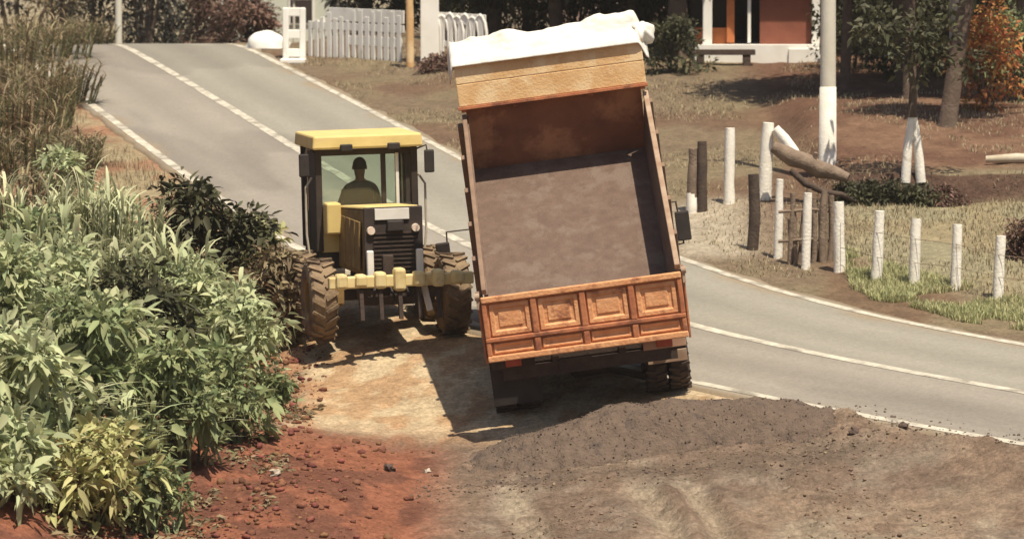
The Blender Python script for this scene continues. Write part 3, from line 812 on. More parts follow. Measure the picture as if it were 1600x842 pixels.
# plank headboard standing plumb above the front wall, ragged white tarpaulin over the cab guard
def plank(z0, z1, yoff, nm='plank'):
    b = MB(BM_ @ Matrix.Translation((0, BL, 1.05)) @ Matrix.Rotation(-TH + R(-6), 4, 'X'))
    b.box((0, yoff, (z0 + z1) / 2), (BW + 0.03, 0.05, z1 - z0)); return b.build(nm, 'plank', TR, 0.008)
plank(-0.04, 0.25, -0.10); plank(0.258, 0.54, -0.095)
b = MB(BM_ @ Matrix.Translation((0, BL, 1.05)) @ Matrix.Rotation(-TH + R(-6), 4, 'X'))
b.box((0, -0.10, -0.065), (BW + 0.07, 0.10, 0.045)); b.build('headboard_rail', 'rust_rail', TR, 0.008)
b = MB(BM_ @ Matrix.Translation((0, BL, 1.05)) @ Matrix.Rotation(-TH + R(-6), 4, 'X'))
for sx in (-1.19, -0.5, 0.5, 1.19):
    b = MB(b.m); b.box((sx, -0.035, 0.17), (0.07, 0.075, 0.58)); b.build('headboard_post', 'rust_rail', TR, 0.006)
f = bed(); f.box((0, BL + 0.46, 1.53), (BW - 0.1, 0.50, 0.04)); f.build('cab_guard', 'cab_paint', TR, 0.01)
def tarp():
    nu, nv = 90, 46
    xs_ = np.linspace(-1.33, 1.33, nu); vs_ = np.linspace(0, 1, nv)
    X, Vv, Fc = grid(xs_, vs_)
    y = BL + 0.13 + 0.58 * Vv
    w = 1.60 + 0.05 * (fbm(X * 4.2, Vv * 3, 4, 4) - 0.5) * 2 * sstep(Vv, 0.08, 0.4)
    lump = np.interp(X, [-1.3, -0.9, -0.55, -0.2, 0.15, 0.5, 0.75, 1.0, 1.2, 1.33], [0.0, 0.01, 0.05, 0.02, 0.02, 0.04, 0.13, 0.10, 0.08, 0.03])
    w = w + sstep(Vv, 0.45, 0.9) * lump * (0.75 + 0.6 * fbm(X * 5, Vv * 4, 13, 3))
    w = w + 0.025 * np.sin(X * 7 + 4 * Vv + 3 * fbm(X * 2, Vv * 2, 6, 2)) * sstep(Vv, 0.1, 0.5)
    drop = sstep(X, 1.20, 1.33) + sstep(-X, 1.27, 1.33)
    w = w - 0.26 * drop
    y = y - 0.03 * (1 - sstep(Vv, 0, 0.06)); w = w - 0.03 * (1 - sstep(Vv, 0, 0.06))
    P = np.stack([X, y, w], 1)
    mt = np.array(BM_)
    P = P @ mt[:3, :3].T + mt[:3, 3]
    o = np_mesh('tarpaulin', P, Fc, 'tarp', TR, smooth=True)
    so_ = o.modifiers.new('thick', 'SOLIDIFY'); so_.thickness = 0.012
    return o
tarp()['label'] = 'white tarpaulin spread over the cab guard of the tipped bed'
# bundle of tarpaulin hanging at the right-hand corner
def bundle():
    b = MB(BM_)
    n = 26; rows = 18; vs = []; fs = []
    for j in range(rows):
        t = j / (rows - 1)
        for k in range(n):
            a = 2 * math.pi * k / n
            rr = (0.27 * math.sin(math.pi * min(1, 0.12 + t * 0.86)) ** 0.7) * (1 + 0.22 * math.sin(3 * a + 5 * t) + 0.12 * math.sin(7 * a))
            vs.append((1.26 + 0.62 * rr * math.cos(a), BL + 0.42 + 0.3 * t + rr * math.sin(a), 1.5 - 0.42 * t + 0.12))
    for j in range(rows - 1):
        for k in range(n):
            k2 = (k + 1) % n
            fs.append((j * n + k, j * n + k2, (j + 1) * n + k2, (j + 1) * n + k))
    fs.append(tuple(range(n))); fs.append(tuple((rows - 1) * n + k for k in range(n)))
    b.add(vs, fs); return b.build('tarpaulin_bundle', 'tarp', TR, smooth=True)
bundle()
# tailgate, hanging plumb from its top hinge: rails, ribs, eight pressed panels
TG = BM_ @ Matrix.Translation((0, -0.035, BH - 0.02)) @ Matrix.Rotation(-TH - R(3.5), 4, 'X')
TW, TGH = 2.50, 0.80
def tg(): return MB(TG)
b = tg(); b.box((0, 0.0, -TGH / 2), (TW - 0.02, 0.03, TGH - 0.02)); tgo = b.build('tailgate', 'rust', TR, 0.003)
tgo['label'] = 'faded orange tailgate with two rows of pressed panels'
cols = 4
rowz = [(0.0, 'top'), (-0.545, 'mid'), (-TGH, 'bot')]
for zc, hh, dd in ((-0.03, 0.075, 0.085), (-0.535, 0.055, 0.075), (-TGH + 0.03, 0.075, 0.085)):
    b = tg(); b.box((0, -0.045, zc), (TW, dd, hh)); b.build('rail', 'rust_rail' if abs(zc + 0.535) < 0.01 else 'rust', tgo, 0.012)
xe = [-TW / 2 + 0.03 + i * (TW - 0.06) / cols for i in range(cols + 1)]
for i, xx in enumerate(xe):
    for z0, z1 in ((-0.068, -0.507), (-0.563, -TGH + 0.068)):
        b = tg(); b.box((xx, -0.04, (z0 + z1) / 2), (0.075 if 0 < i < cols else 0.06, 0.07, z0 - z1)); b.build('rib', 'rust_rail', tgo, 0.012)
for i in range(cols):
    cx = (xe[i] + xe[i + 1]) / 2; ww = xe[i + 1] - xe[i] - 0.10
    for z0, z1 in ((-0.085, -0.495), (-0.577, -TGH + 0.085)):
        # a pressed panel: raised border, sunk middle with a raised boss
        bw_ = 0.055 if z0 > -0.3 else 0.028
        b = tg(); zc = (z0 + z1) / 2; hz = z0 - z1
        o_ = [(cx - ww / 2, z1), (cx + ww / 2, z1), (cx + ww / 2, z0), (cx - ww / 2, z0)]
        def ring(d, yy): return [(cx - ww / 2 + d, yy, z1 + d), (cx + ww / 2 - d, yy, z1 + d), (cx + ww / 2 - d, yy, z0 - d), (cx - ww / 2 + d, yy, z0 - d)]
        vs = ring(0, -0.016) + ring(0.012, -0.042) + ring(bw_, -0.042) + ring(bw_ + 0.02, -0.019) + ring(bw_ + 0.05, -0.019) + ring(bw_ + 0.065, -0.033)
        nr = 6 if hz > 0.3 else 4
        vs = vs[:nr * 4]
        fs = []
        for k in range(nr - 1):
            for e in range(4): fs.append((k * 4 + e, k * 4 + (e + 1) % 4, (k + 1) * 4 + (e + 1) % 4, (k + 1) * 4 + e))
        fs.append(tuple((nr - 1) * 4 + e for e in range(4)))
        b.add(vs, fs); b.build('panel', 'rust', tgo)
for sx in (-1, 1):
    b = tg(); b.tube([(sx * (TW / 2 + 0.01), -0.02, 0.02), (sx * (TW / 2 + 0.07), -0.02, 0.02)], 0.045, 12); b.box((sx * (TW / 2 + 0.035), -0.01, -0.06), (0.04, 0.06, 0.16)); b.build('hinge', 'bed_edge', tgo, 0.005)
    b = tg(); b.tube([(sx * (TW / 2 + 0.025), 0.0, -0.10), (sx * (TW / 2 + 0.03), 0.03, -0.4), (sx * (TW / 2 + 0.02), 0.02, -TGH - 0.03)], 0.014, 8); b.build('latch_bar', 'rust_rail', tgo)
# chassis
b = MB()
for sx in (-0.42, 0.42): b.box((sx, 2.35, 0.73), (0.09, 6.9, 0.24))
for yy in (-1.0, 0.3, 1.6, 3.0, 4.6): b.box((0, yy, 0.73), (0.75, 0.10, 0.18))
b.build('chassis_frame', 'chassis', TR, 0.008)
b = MB(); b.box((0, -1.06, 0.66), (2.2, 0.10, 0.16)); b.box((0, -1.02, 0.86), (1.5, 0.08, 0.2)); b.build('rear_bumper', 'chassis', TR, 0.01)
b = MB(); b.tube([(-0.95, 0, 0.5), (-0.3, 0, 0.5), (-0.22, 0, 0.5), (0.22, 0, 0.5), (0.3, 0, 0.5), (0.95, 0, 0.5)], [0.07, 0.08, 0.20, 0.20, 0.08, 0.07], 14)
b.build('axle', 'chassis', TR, smooth=True)
b = MB(); b.tube([(-0.95, 1.3, 0.5), (-0.22, 1.3, 0.5), (0, 1.3, 0.5), (0.22, 1.3, 0.5), (0.95, 1.3, 0.5)], [0.07, 0.10, 0.22, 0.10, 0.07], 14)
b.build('axle', 'chassis', TR, smooth=True)
b = MB(); b.tube([(0, 1.9, 0.62), (0, 2.4, 1.25)], [0.11, 0.09], 12); b.tube([(0, 2.4, 1.25), (0, 2.75, 1.9)], [0.075, 0.06], 12); b.build('hoist_ram', 'steel', TR)
wp = wheel_meshes(0.51, 0.27, 0.28, 'rubber', 0.018, 26, 0.25)
first = True
for yy in (0, 1.3):
    for xx in (-1.12, -0.82, 0.82, 1.12):
        put_wheel(wp, TR, (xx, yy, 0.51), first); first = False
for xx in (-1.05, 1.05): put_wheel(wp, TR, (xx, 4.75, 0.51), False)
# lamp boards and mud flaps at the right and left rear
for sx in (-1, 1):
    b = MB(); b.box((sx * 0.95, -1.10, 0.80), (0.54, 0.05, 0.14)); lb = b.build('lamp_board', 'flap' if sx > 0 else 'chassis', TR, 0.008)
    b = MB(); b.box((sx * 0.95, -1.14, 0.80), (0.20, 0.03, 0.085)); b.build('tail_lamp', 'lamp_red', lb, 0.008)
    if sx > 0:
        b = MB(); b.box((0.97, -0.92, 0.585), (0.50, 0.03, 0.15)); b.build('mud_flap', 'bed_edge', TR, 0.005)
    else:
        b = MB(); b.box((-0.95, -0.80, 0.52), (0.62, 0.025, 0.62), rot=(R(4), 0, 0)); b.build('mud_flap', 'mirror_black', TR, 0.005)
b = MB(); b.box((-0.18, -1.13, 0.70), (0.42, 0.02, 0.13)); b.build('number_plate', 'chassis', TR, 0.004)
# cab, ahead of the bed
b = MB()
b.hexa([(-1.18, 4.0, 0.72), (1.18, 4.0, 0.72), (1.18, 5.85, 0.72), (-1.18, 5.85, 0.72), (-1.12, 4.0, 2.42), (1.12, 4.0, 2.42), (1.08, 5.45, 2.42), (-1.08, 5.45, 2.42)])
cb = b.build('cab', 'cab_paint', TR, 0.06)
b = MB(); b.box((0, 3.985, 1.95), (1.5, 0.03, 0.5)); b.build('rear_window', 'mirror_black', cb, 0.02)
b = MB(); b.box((0, 5.71, 1.9), (2.0, 0.03, 0.72), rot=(R(13.5), 0, 0)); b.build('windscreen', 'mirror_black', cb, 0.02)
for sx in (-1, 1):
    b = MB(); b.box((sx * 1.16, 4.85, 1.88), (0.03, 0.9, 0.55), rot=(0, sx * R(-2), 0)); b.build('side_window', 'mirror_black', cb, 0.02)
    b = MB(); b.tube([(sx * 1.15, 5.5, 1.55), (sx * (1.63 - 0.08 * sx), 5.55, 1.55), (sx * (1.67 - 0.08 * sx), 5.55, 0.95), (sx * 1.18, 5.55, 0.9)], 0.015, 8); ma = b.build('mirror_arm', 'chassis', TR)
    b = MB(); b.box((sx * (1.70 - 0.09 * sx), 5.53, 1.20), (0.20, 0.07, 0.42)); b.build('mirror', 'mirror_black', ma, 0.02)
    b = MB(); b.box((sx * 1.0, 3.75, 0.80), (0.35, 0.9, 0.4)); b.build('fuel_tank', 'chassis', TR, 0.05)
    b = MB(); b.box((sx * 1.0, 0.65, 1.02), (0.58, 2.5, 0.03)); b.box((sx * 1.0, -0.62, 0.92), (0.58, 0.03, 0.22), rot=(R(-25), 0, 0)); b.build('mudguard', 'chassis', TR)

# ------------------------------------------------------------------ the yellow road grader
gp = on_ground(605, 538)
GRX, GRY = gp.x - 0.16, gp.y + 0.75
GRZ = float(terrain(GRX, GRY, False)) + 0.0
GR = thing('road_grader', (GRX, GRY, GRZ), 'yellow road grader with dark grille and muddy tyres beside the tipped truck', 'road grader')
GR.rotation_mode = 'QUATERNION'; GR.scale = (0.95, 0.95, 0.95)
GR.rotation_quaternion = (Matrix.Rotation(R(12.5), 4, 'Z') @ Matrix.Rotation(R(0.8), 4, 'X') @ Matrix.Rotation(R(-1.6), 4, 'Y')).to_quaternion()
gw = wheel_meshes(0.57, 0.40, 0.30, 'rubber_dust', 0.024, 20, 0.55, 'yellow_dirty')
first = True
for xx in (-0.98, 0.98):
    for yy in (-0.75, 0.75):
        put_wheel(gw, GR, (xx, yy, 0.58), first); first = False
for xx in (-0.98, 0.98): put_wheel(gw, GR, (xx, 4.5, 0.58), False)
for sx in (-1, 1):
    b = MB(); b.hexa([(sx * 0.70 - 0.07, -0.9, 0.48), (sx * 0.70 + 0.07, -0.9, 0.48), (sx * 0.70 + 0.07, 0.9, 0.48), (sx * 0.70 - 0.07, 0.9, 0.48),
                      (sx * 0.70 - 0.07, -0.9, 0.78), (sx * 0.70 + 0.07, -0.9, 0.78), (sx * 0.70 + 0.07, 0.9, 0.78), (sx * 0.70 - 0.07, 0.9, 0.78)])
    b.build('tandem_case', 'yellow_dirty', GR, 0.04)
b = MB(); b.box((0, 0, 0.66), (1.3, 0.42, 0.34)); b.box((0, -0.6, 0.72), (0.7, 1.6, 0.36)); b.build('rear_frame', 'chassis', GR, 0.03)
# engine hood
b = MB(); b.hexa([(-0.40, -1.42, 0.92), (0.40, -1.42, 0.92), (0.46, 0.5, 0.92), (-0.46, 0.5, 0.92), (-0.39, -1.42, 1.90), (0.39, -1.42, 1.90), (0.44, 0.5, 1.80), (-0.44, 0.5, 1.80)])
hd = b.build('engine_hood', 'yellow_dirty', GR, 0.035)
b = MB(); b.hexa([(-0.395, -1.40, 1.903), (0.395, -1.40, 1.903), (0.445, 0.48, 1.803), (-0.445, 0.48, 1.803), (-0.38, -1.38, 1.935), (0.38, -1.38, 1.935), (0.43, 0.47, 1.835), (-0.43, 0.47, 1.835)])
b.build('hood_top', 'yellow', hd, 0.01)
for k in range(4):
    b = MB(); b.box((-0.445, -1.05 + k * 0.38, 1.36), (0.03, 0.30, 0.70), rot=(0, R(1.2), 0)); b.build('side_panel', 'yellow_dirty', hd, 0.01)
b = MB(); b.box((-0.56, 0.36, 1.66), (0.22, 0.32, 0.46)); b.build('air_cleaner_box', 'yellow', hd, 0.03)
b = MB(); b.box((0, -1.455, 1.40), (0.86, 0.06, 1.06)); gr_ = b.build('grille_surround', 'grille', GR, 0.02)
for k in range(10):
    b = MB(); b.box((0, -1.495, 1.00 + k * 0.062), (0.60, 0.03, 0.022)); b.build('grille_slat', 'chassis', gr_)
b = MB(); b.box((0.02, -1.53, 1.66), (0.24, 0.08, 0.16)); b.build('latch_box', 'mirror_black', gr_, 0.02)
b = MB(); b.box((-0.10, -1.53, 1.10), (0.16, 0.06, 0.30)); b.build('oil_cooler', 'chassis', gr_, 0.02)
b = MB(); b.box((-0.02, -1.50, 1.83), (0.50, 0.03, 0.16)); b.build('white_plate', 'plate', gr_, 0.004)
for sx, zz in ((-0.33, 1.60), (0.32, 1.62)):
    b = MB(); b.tube([(sx, -1.48, zz), (sx, -1.54, zz)], [0.062, 0.055], 12); b.build('rear_lamp', 'lampglass', gr_, 0.01)
for sx in (-1, 1):
    b = MB(); b.box((sx * 0.36, -1.54, 1.09), (0.10, 0.08, 0.46)); b.build('ripper_ram', 'plate', GR, 0.02)
# ripper beam with sockets and shanks
b = MB(); b.box((0.03, -1.80, 0.90), (2.1, 0.14, 0.17)); rb_ = b.build('ripper_beam', 'cream_yellow', GR, 0.02)
for k in range(7):
    xx = -0.84 + k * 0.28
    b = MB(); b.box((xx, -1.83, 0.92), (0.17, 0.22, (0.22, 0.19, 0.24, 0.33, 0.22, 0.25, 0.19)[k])); b.build('shank_socket', 'cream_yellow', rb_, 0.045)
for k in range(5):
    xx = -0.56 + k * 0.28
    b = MB(); b.hexa([(xx - 0.03, -1.95, 0.36), (xx + 0.03, -1.95, 0.36), (xx + 0.03, -1.88, 0.36), (xx - 0.03, -1.88, 0.36), (xx - 0.03, -1.88, 0.80), (xx + 0.03, -1.88, 0.80), (xx + 0.03, -1.76, 0.80), (xx - 0.03, -1.76, 0.80)])
    b.build('ripper_shank', 'chassis', GR, 0.008)
b = MB(); b.box((0, -1.60, 0.60), (1.1, 0.08, 0.12)); b.box((-0.5, -1.6, 0.74), (0.1, 0.35, 0.2)); b.box((0.5, -1.6, 0.74), (0.1, 0.35, 0.2)); b.build('ripper_linkage', 'chassis', GR, 0.01)
b = MB(); b.box((0.42, -1.72, 0.62), (0.09, 0.05, 0.36), rot=(0, R(-12), 0)); b.build('tie_bar', 'plate', GR, 0.01)
# cab
CY0, CY1, CZ0, CZ1, CW = 0.55, 1.85, 1.15, 2.66, 0.72
b = MB(); b.box((0, (CY0 + CY1) / 2, 1.02), (1.46, CY1 - CY0, 0.24)); b.build('cab_floor', 'cabframe', GR, 0.02)
b = MB(); b.box((0, CY0 + 0.02, 1.45), (1.40, 0.05, 0.62)); b.build('cab_rear_panel', 'yellow', GR, 0.01)
for sx in (-1, 1):
    b = MB(); b.hexa([(sx * CW - 0.05, CY0 - 0.03, CZ0), (sx * CW + 0.05, CY0 - 0.03, CZ0), (sx * CW + 0.05, CY0 + 0.14, CZ0), (sx * CW - 0.05, CY0 + 0.14, CZ0),
                      (sx * CW - 0.05, CY0 - 0.03, CZ1), (sx * CW + 0.05, CY0 - 0.03, CZ1), (sx * CW + 0.05, CY0 + 0.11, CZ1), (sx * CW - 0.05, CY0 + 0.11, CZ1)]); b.build('cab_pillar', 'cabframe', GR, 0.012)
    b = MB(); b.box((sx * CW, CY1 - 0.04, (CZ0 + CZ1) / 2), (0.09, 0.09, CZ1 - CZ0)); b.build('cab_pillar', 'cabframe', GR, 0.012)
    b = MB(); b.box((sx * CW, (CY0 + CY1) / 2 + 0.05, (CZ0 + CZ1) / 2), (0.07, 0.08, CZ1 - CZ0)); b.build('cab_pillar', 'cabframe', GR, 0.012)
    b = MB(); b.box((sx * CW, (CY0 + CY1) / 2, 1.42), (0.05, CY1 - CY0 - 0.12, 0.56)); b.build('door_panel', 'cabframe', GR, 0.01)
    b = MB(); b.box((sx * CW, (CY0 + CY1) / 2, 2.18), (0.008, CY1 - CY0 - 0.1, 0.92)); b.build('side_window', 'glass', GR)
    b = MB(); b.tube([(sx * 0.86, CY0 + 0.1, 1.05), (sx * 0.90, CY0 + 0.1, 1.4), (sx * 0.90, CY0 + 0.1, 2.1), (sx * 0.80, CY0 + 0.1, 2.25)], 0.018, 8); b.build('grab_rail', 'steel', GR)
    b = MB(); b.tube([(sx * 0.76, CY0 + 0.05, 2.62), (sx * 0.90, CY0 - 0.05, 2.68), (sx * 0.93, CY0 - 0.05, 2.50)], 0.014, 8); ma = b.build('mirror_arm', 'cabframe', GR)
    b = MB(); b.box((sx * 0.94, CY0 - 0.06, 2.44), (0.15, 0.05, 0.34)); b.build('mirror', 'mirror_black', ma, 0.02)
b = MB(); b.box((-CW - 0.01, CY0 + 0.42, (CZ0 + CZ1) / 2), (0.035, 0.62, CZ1 - CZ0 - 0.02)); b.build('cab_side_panel', 'cabframe', GR, 0.01)
b = MB(); b.box((0, CY0 + 0.03, 1.80), (1.38, 0.07, 0.07)); b.build('window_frame', 'cabframe', GR, 0.008)
b = MB(); b.box((0, CY0 + 0.03, 2.61), (1.38, 0.07, 0.09)); b.build('window_frame', 'cabframe', GR, 0.008)
b = MB(); b.box((0.26, CY0 + 0.03, 2.18), (0.07, 0.06, 0.80)); b.box((0.62, CY0 + 0.03, 2.18), (0.06, 0.05, 0.80)); b.build('window_mullion', 'cabframe', GR, 0.008)
b = MB(); b.box((0.46, CY0 - 0.02, 2.18), (0.05, 0.03, 0.8)); b.build('exhaust_rail', 'plate', GR, 0.01)
b = MB(); b.box((0, CY0 + 0.02, 2.18), (1.38, 0.008, 0.80)); b.build('rear_window', 'glass', GR)
b = MB(); b.box((0, CY1 - 0.02, 2.08), (1.38, 0.008, 1.1)); b.build('windscreen', 'glass', GR)
b = MB(); b.hexa([(-0.83, CY0 - 0.20, 2.67), (0.83, CY0 - 0.20, 2.67), (0.83, CY1 + 0.15, 2.67), (-0.83, CY1 + 0.15, 2.67), (-0.81, CY0 - 0.18, 2.87), (0.81, CY0 - 0.18, 2.87), (0.81, CY1 + 0.13, 2.87), (-0.81, CY1 + 0.13, 2.87)])
rf = b.build('cab_roof', 'yellow', GR, 0.03)
for xx in (-0.33, 0.38):
    b = MB(); b.box((xx, CY0 - 0.22, 2.69), (0.18, 0.09, 0.10)); b.build('work_lamp', 'mirror_black', rf, 0.015)
b = MB(); b.box((-0.10, 1.0, 1.45), (0.5, 0.45, 0.16)); b.box((-0.10, 0.80, 1.78), (0.48, 0.10, 0.55)); b.build('seat', 'mirror_black', GR, 0.03)
b = MB(); b.tube([(-0.02, 1.75, 1.3), (-0.02, 1.6, 1.82)], 0.04, 8); b.build('steering_column', 'cabframe', GR)
b = MB(); b.tube([(-0.02 + 0.2 * math.cos(2 * math.pi * k / 20), 1.58 + 0.17 * math.sin(2 * math.pi * k / 20), 1.84 + 0.08 * math.sin(2 * math.pi * k / 20)) for k in range(21)], 0.018, 7, cap=False); b.build('steering_wheel', 'mirror_black', GR)
for k_, (x0, x1) in enumerate(((-0.25, -0.45), (0.1, 0.3), (-0.1, 0.05))):
    b = MB(); b.tube([(x0, -1.46, 0.90), ((x0 + x1) / 2, -1.66, 0.70 - 0.05 * k_), (x1, -1.74, 0.86)], 0.02, 7); b.build('hose', 'mirror_black', GR)
# front frame, front axle, blade
b = MB(); b.tube([(0, 1.9, 1.1), (0, 2.6, 1.35), (0, 3.7, 1.35), (0, 4.5, 1.05)], [0.16, 0.15, 0.14, 0.13], 8); b.build('front_frame', 'yellow', GR)
b = MB(); b.tube([(-0.9, 4.5, 0.66), (0.9, 4.5, 0.66)], 0.09, 10); b.box((0, 4.5, 0.85), (0.25, 0.25, 0.45)); b.build('front_axle', 'yellow_dirty', GR)
def blade():
    bb = MB(); vs = []; fs = []
    n = 8
    for sx in (-1.2, 1.2):
        for k in range(n):
            a = R(-55 + 110 * k / (n - 1))
            vs.append((sx, 3.1 - 0.38 * math.cos(a) + 0.2, 0.48 + 0.38 * math.sin(a)))
    for k in range(n - 1): fs.append((k, k + 1, n + k + 1, n + k))
    bb.add(vs, fs); o = bb.build('blade', 'steel', GR)
    sm = o.modifiers.new('thick', 'SOLIDIFY'); sm.thickness = 0.03
blade()
b = MB(); b.lathe([(-0.04, 0.52), (0.04, 0.52), (0.04, 0.42), (-0.04, 0.42), (-0.04, 0.52)], 24); cr = b.build('blade_circle', 'yellow_dirty', GR); cr.rotation_euler = (0, R(90), 0); cr.location = (0, 3.0, 0.98)

# the operator, seated with his back to the road
def operator():
    J = [((0, 0, 0.0), 0.155), ((0, -0.03, 0.18), 0.15), ((0, -0.03, 0.36), 0.165), ((0, -0.02, 0.47), 0.11), ((0, 0.0, 0.55), 0.055), ((0, 0.015, 0.63), 0.078), ((0, 0.02, 0.72), 0.092), ((0, 0.015, 0.80), 0.07),
         ((-0.19, -0.02, 0.44), 0.062), ((-0.27, 0.06, 0.22), 0.05), ((-0.20, 0.32, 0.22), 0.04), ((-0.17, 0.41, 0.24), 0.035),
         ((0.19, -0.02, 0.44), 0.062), ((0.27, 0.06, 0.22), 0.05), ((0.20, 0.32, 0.22), 0.04), ((0.17, 0.41, 0.24), 0.035),
         ((-0.10, 0.10, -0.02), 0.09), ((-0.13, 0.44, 0.02), 0.07), ((-0.13, 0.52, -0.36), 0.05), ((-0.13, 0.64, -0.40), 0.04),
         ((0.10, 0.10, -0.02), 0.09), ((0.13, 0.44, 0.02), 0.07), ((0.13, 0.52, -0.36), 0.05), ((0.13, 0.64, -0.40), 0.04)]
    Ed = [(0, 1), (1, 2), (2, 3), (3, 4), (4, 5), (5, 6), (6, 7), (3, 8), (8, 9), (9, 10), (10, 11), (3, 12), (12, 13), (13, 14), (14, 15), (0, 16), (16, 17), (17, 18), (18, 19), (0, 20), (20, 21), (21, 22), (22, 23)]
    # fingers
    for hx, sg in ((-0.17, -1), (0.17, 1)):
        h = 11 if sg < 0 else 15
        for k in range(5):
            i = len(J)
            dx = (-0.024 + 0.016 * k) if k < 4 else -sg * 0.045
            J.append(((hx + dx, 0.455 if k < 4 else 0.43, 0.25), 0.010)); J.append(((hx + dx * 1.2, 0.49 - 0.006 * abs(k - 1) if k < 4 else 0.46, 0.235), 0.009)); J.append(((hx + dx * 1.2, 0.488 if k < 4 else 0.475, 0.205), 0.008))
            Ed += [(h, i), (i, i + 1), (i + 1, i + 2)]
    me = bpy.data.meshes.new('tmp'); me.from_pydata([j[0] for j in J], Ed, [])
    ob = bpy.data.objects.new('tmp', me); C.objects.link(ob)
    ob.modifiers.new('skin', 'SKIN')
    for i, j in enumerate(J):
        sv = me.skin_vertices[0].data[i]; sv.radius = (j[1], j[1] * (0.75 if i in (1, 2) else 1.0)); sv.use_root = (i == 0)
    ss = ob.modifiers.new('sub', 'SUBSURF'); ss.levels = 2; ss.render_levels = 2
    dg = bpy.context.evaluated_depsgraph_get(); dg.update()
    m2 = bpy.data.meshes.new_from_object(ob.evaluated_get(dg))
    bpy.data.objects.remove(ob)
    m2.name = 'person'
    m2.materials.clear(); m2.materials.append(M['shirt']); m2.materials.append(M['skin'])
    for p in m2.polygons:
        c = p.center; p.use_smooth = True
        p.material_index = 1 if (c.z > 0.535 or (c.y > 0.33 and c.z > 0.12)) else 0
    o = bpy.data.objects.new('person', m2); C.objects.link(o)
    # nose, ears and hair
    hb = MB()
    vs = []; fs = []; n = 14
    for j in range(7):
        ph = R(90 - 15 * j)
        for k in range(n):
            a = 2 * math.pi * k / n
            back = 0.012 if math.sin(a) < 0 else 0.0
            vs.append((0.098 * math.cos(ph) * math.cos(a), 0.012 + 0.108 * math.cos(ph) * math.sin(a) - 0.008, 0.745 + 0.115 * math.sin(ph) - (0.05 if (math.sin(a) < 0.2 and j == 6) else 0)))
    for j in range(6):
        for k in range(n):
            k2 = (k + 1) % n; fs.append((j * n + k, j * n + k2, (j + 1) * n + k2, (j + 1) * n + k))
    hb.add(vs, fs); hb.build('hair', 'hair', o, smooth=True)
    fb = MB(); fb.box((0, 0.118, 0.715), (0.028, 0.035, 0.045), taper=0.5); fb.build('nose', 'skin', o, 0.008)
    for sx in (-1, 1):
        fb = MB(); fb.box((sx * 0.094, 0.01, 0.715), (0.018, 0.035, 0.06)); fb.build('ear', 'skin', o, 0.008)
    return o
op = operator()
mw = Matrix.Translation(GR.location) @ GR.rotation_quaternion.to_matrix().to_4x4() @ Matrix.Scale(0.95, 4)
op.matrix_world = mw @ Matrix.Translation((-0.02, 0.98, 1.58)) @ Matrix.Scale(1.08, 4)
tag(op, 'driver in dark shirt seated inside the yellow grader cab', 'person')

# ------------------------------------------------------------------ posts, pole, house, white fence
def post_mesh(name, h, r, seed, lean=(0, 0), material='white_wood', square=False, bend=0.0):
    q = random.Random(seed); b = MB()
    n = 7; pts = []; rad = []
    for i in range(n):
        t = i / (n - 1)
        pts.append((lean[0] * t + bend * math.sin(t * 3.1) + q.uniform(-.006, .006), lean[1] * t + q.uniform(-.006, .006), -0.1 + (h + 0.1) * t))
        rad.append(r * (1.08 - 0.16 * t) * q.uniform(0.95, 1.05))
    b.tube(pts, rad, 9)
    return b
def post(px, py_base, py_top, w_px, label, material='white_wood', lean_px=0, seed=1, bend=0.0, name='fence_post', group='fence posts along the right of the road', cat='fence post'):
    p = on_ground(px, py_base)
    sc = F / p.y
    h = (py_base - py_top) / sc
    o = post_mesh(name, h, w_px / sc / 2 * 1.2, seed, (lean_px / sc, 0.0), material, bend=bend).build(name, material, None, smooth=True, loc=p)
    return tag(o, label, cat, group), p, h
row = []
for i, (px, b_, t_, w, lab) in enumerate([
    (1559, 467, 368, 14, 'whitewashed fence post in the grass, rightmost of the row'),
    (1493, 453, 350, 14, 'whitewashed fence post in the grass, second from the right end of the row'),
    (1428, 447, 341, 14, 'whitewashed fence post, third from the right end of the row'),
    (1369, 440, 329, 14, 'whitewashed fence post, fourth from the right end of the row'),
    (1312, 424, 315, 15, 'whitewashed fence post at the right end of the rough wooden gate'),
    (1215, 403, 280, 11, 'thin whitewashed post at the left end of the rough wooden gate'),
    (1139, 318, 200, 14, 'tall white post standing alone just left of the leaning white log'),
    (1194, 312, 192, 17, 'thick white post that carries the top of the leaning white log')]):
    o, p, h = post(px, b_, t_, w, lab, lean_px=(4, 2, 3, 5, -2, 3, 1, 6)[i], seed=30 + i)
    row.append((p, h))
# thin wires along the row of four
post(1259, 421, 301, 12, 'white post with flaking paint inside the rough wooden gate', lean_px=3, seed=44, material='white_wood')
post(1175, 391, 272, 15, 'dark crooked post left of the rough wooden gate', 'dark_wood', 2, 45, bend=0.03)
post(1097, 330, 221, 13, 'dark weathered post nearest the tipped truck bed', 'dark_wood', 0, 46)
o, p, h = post(1082, 331, 232, 15, 'grey post with a whitewashed foot beside the tipped truck bed', 'old_wood', 2, 47)
post_mesh('x', h * 0.30, 0.105, 48).build('whitewashed_foot', 'white_wood', o, smooth=True)
for i, (p, h) in enumerate(row[:4]):
    pass
for lvl in (0.35, 0.7):
    b = MB(); base = row[0][0]
    pts = []
    for (p, h) in row[:5]: pts.append(p - base + Vector((0.0, -0.075, h * lvl)))
    pts = [pts[0] + Vector((1.6, -1.2, -0.1))] + pts
    b.tube(pts, 0.004, 4)
    o = b.build('fence_wire', 'old_wood', None, loc=base)
    tag(o, 'thin %s fence wire strung between the white posts' % ('lower' if lvl < 0.5 else 'upper'), 'wire', 'fence wires')
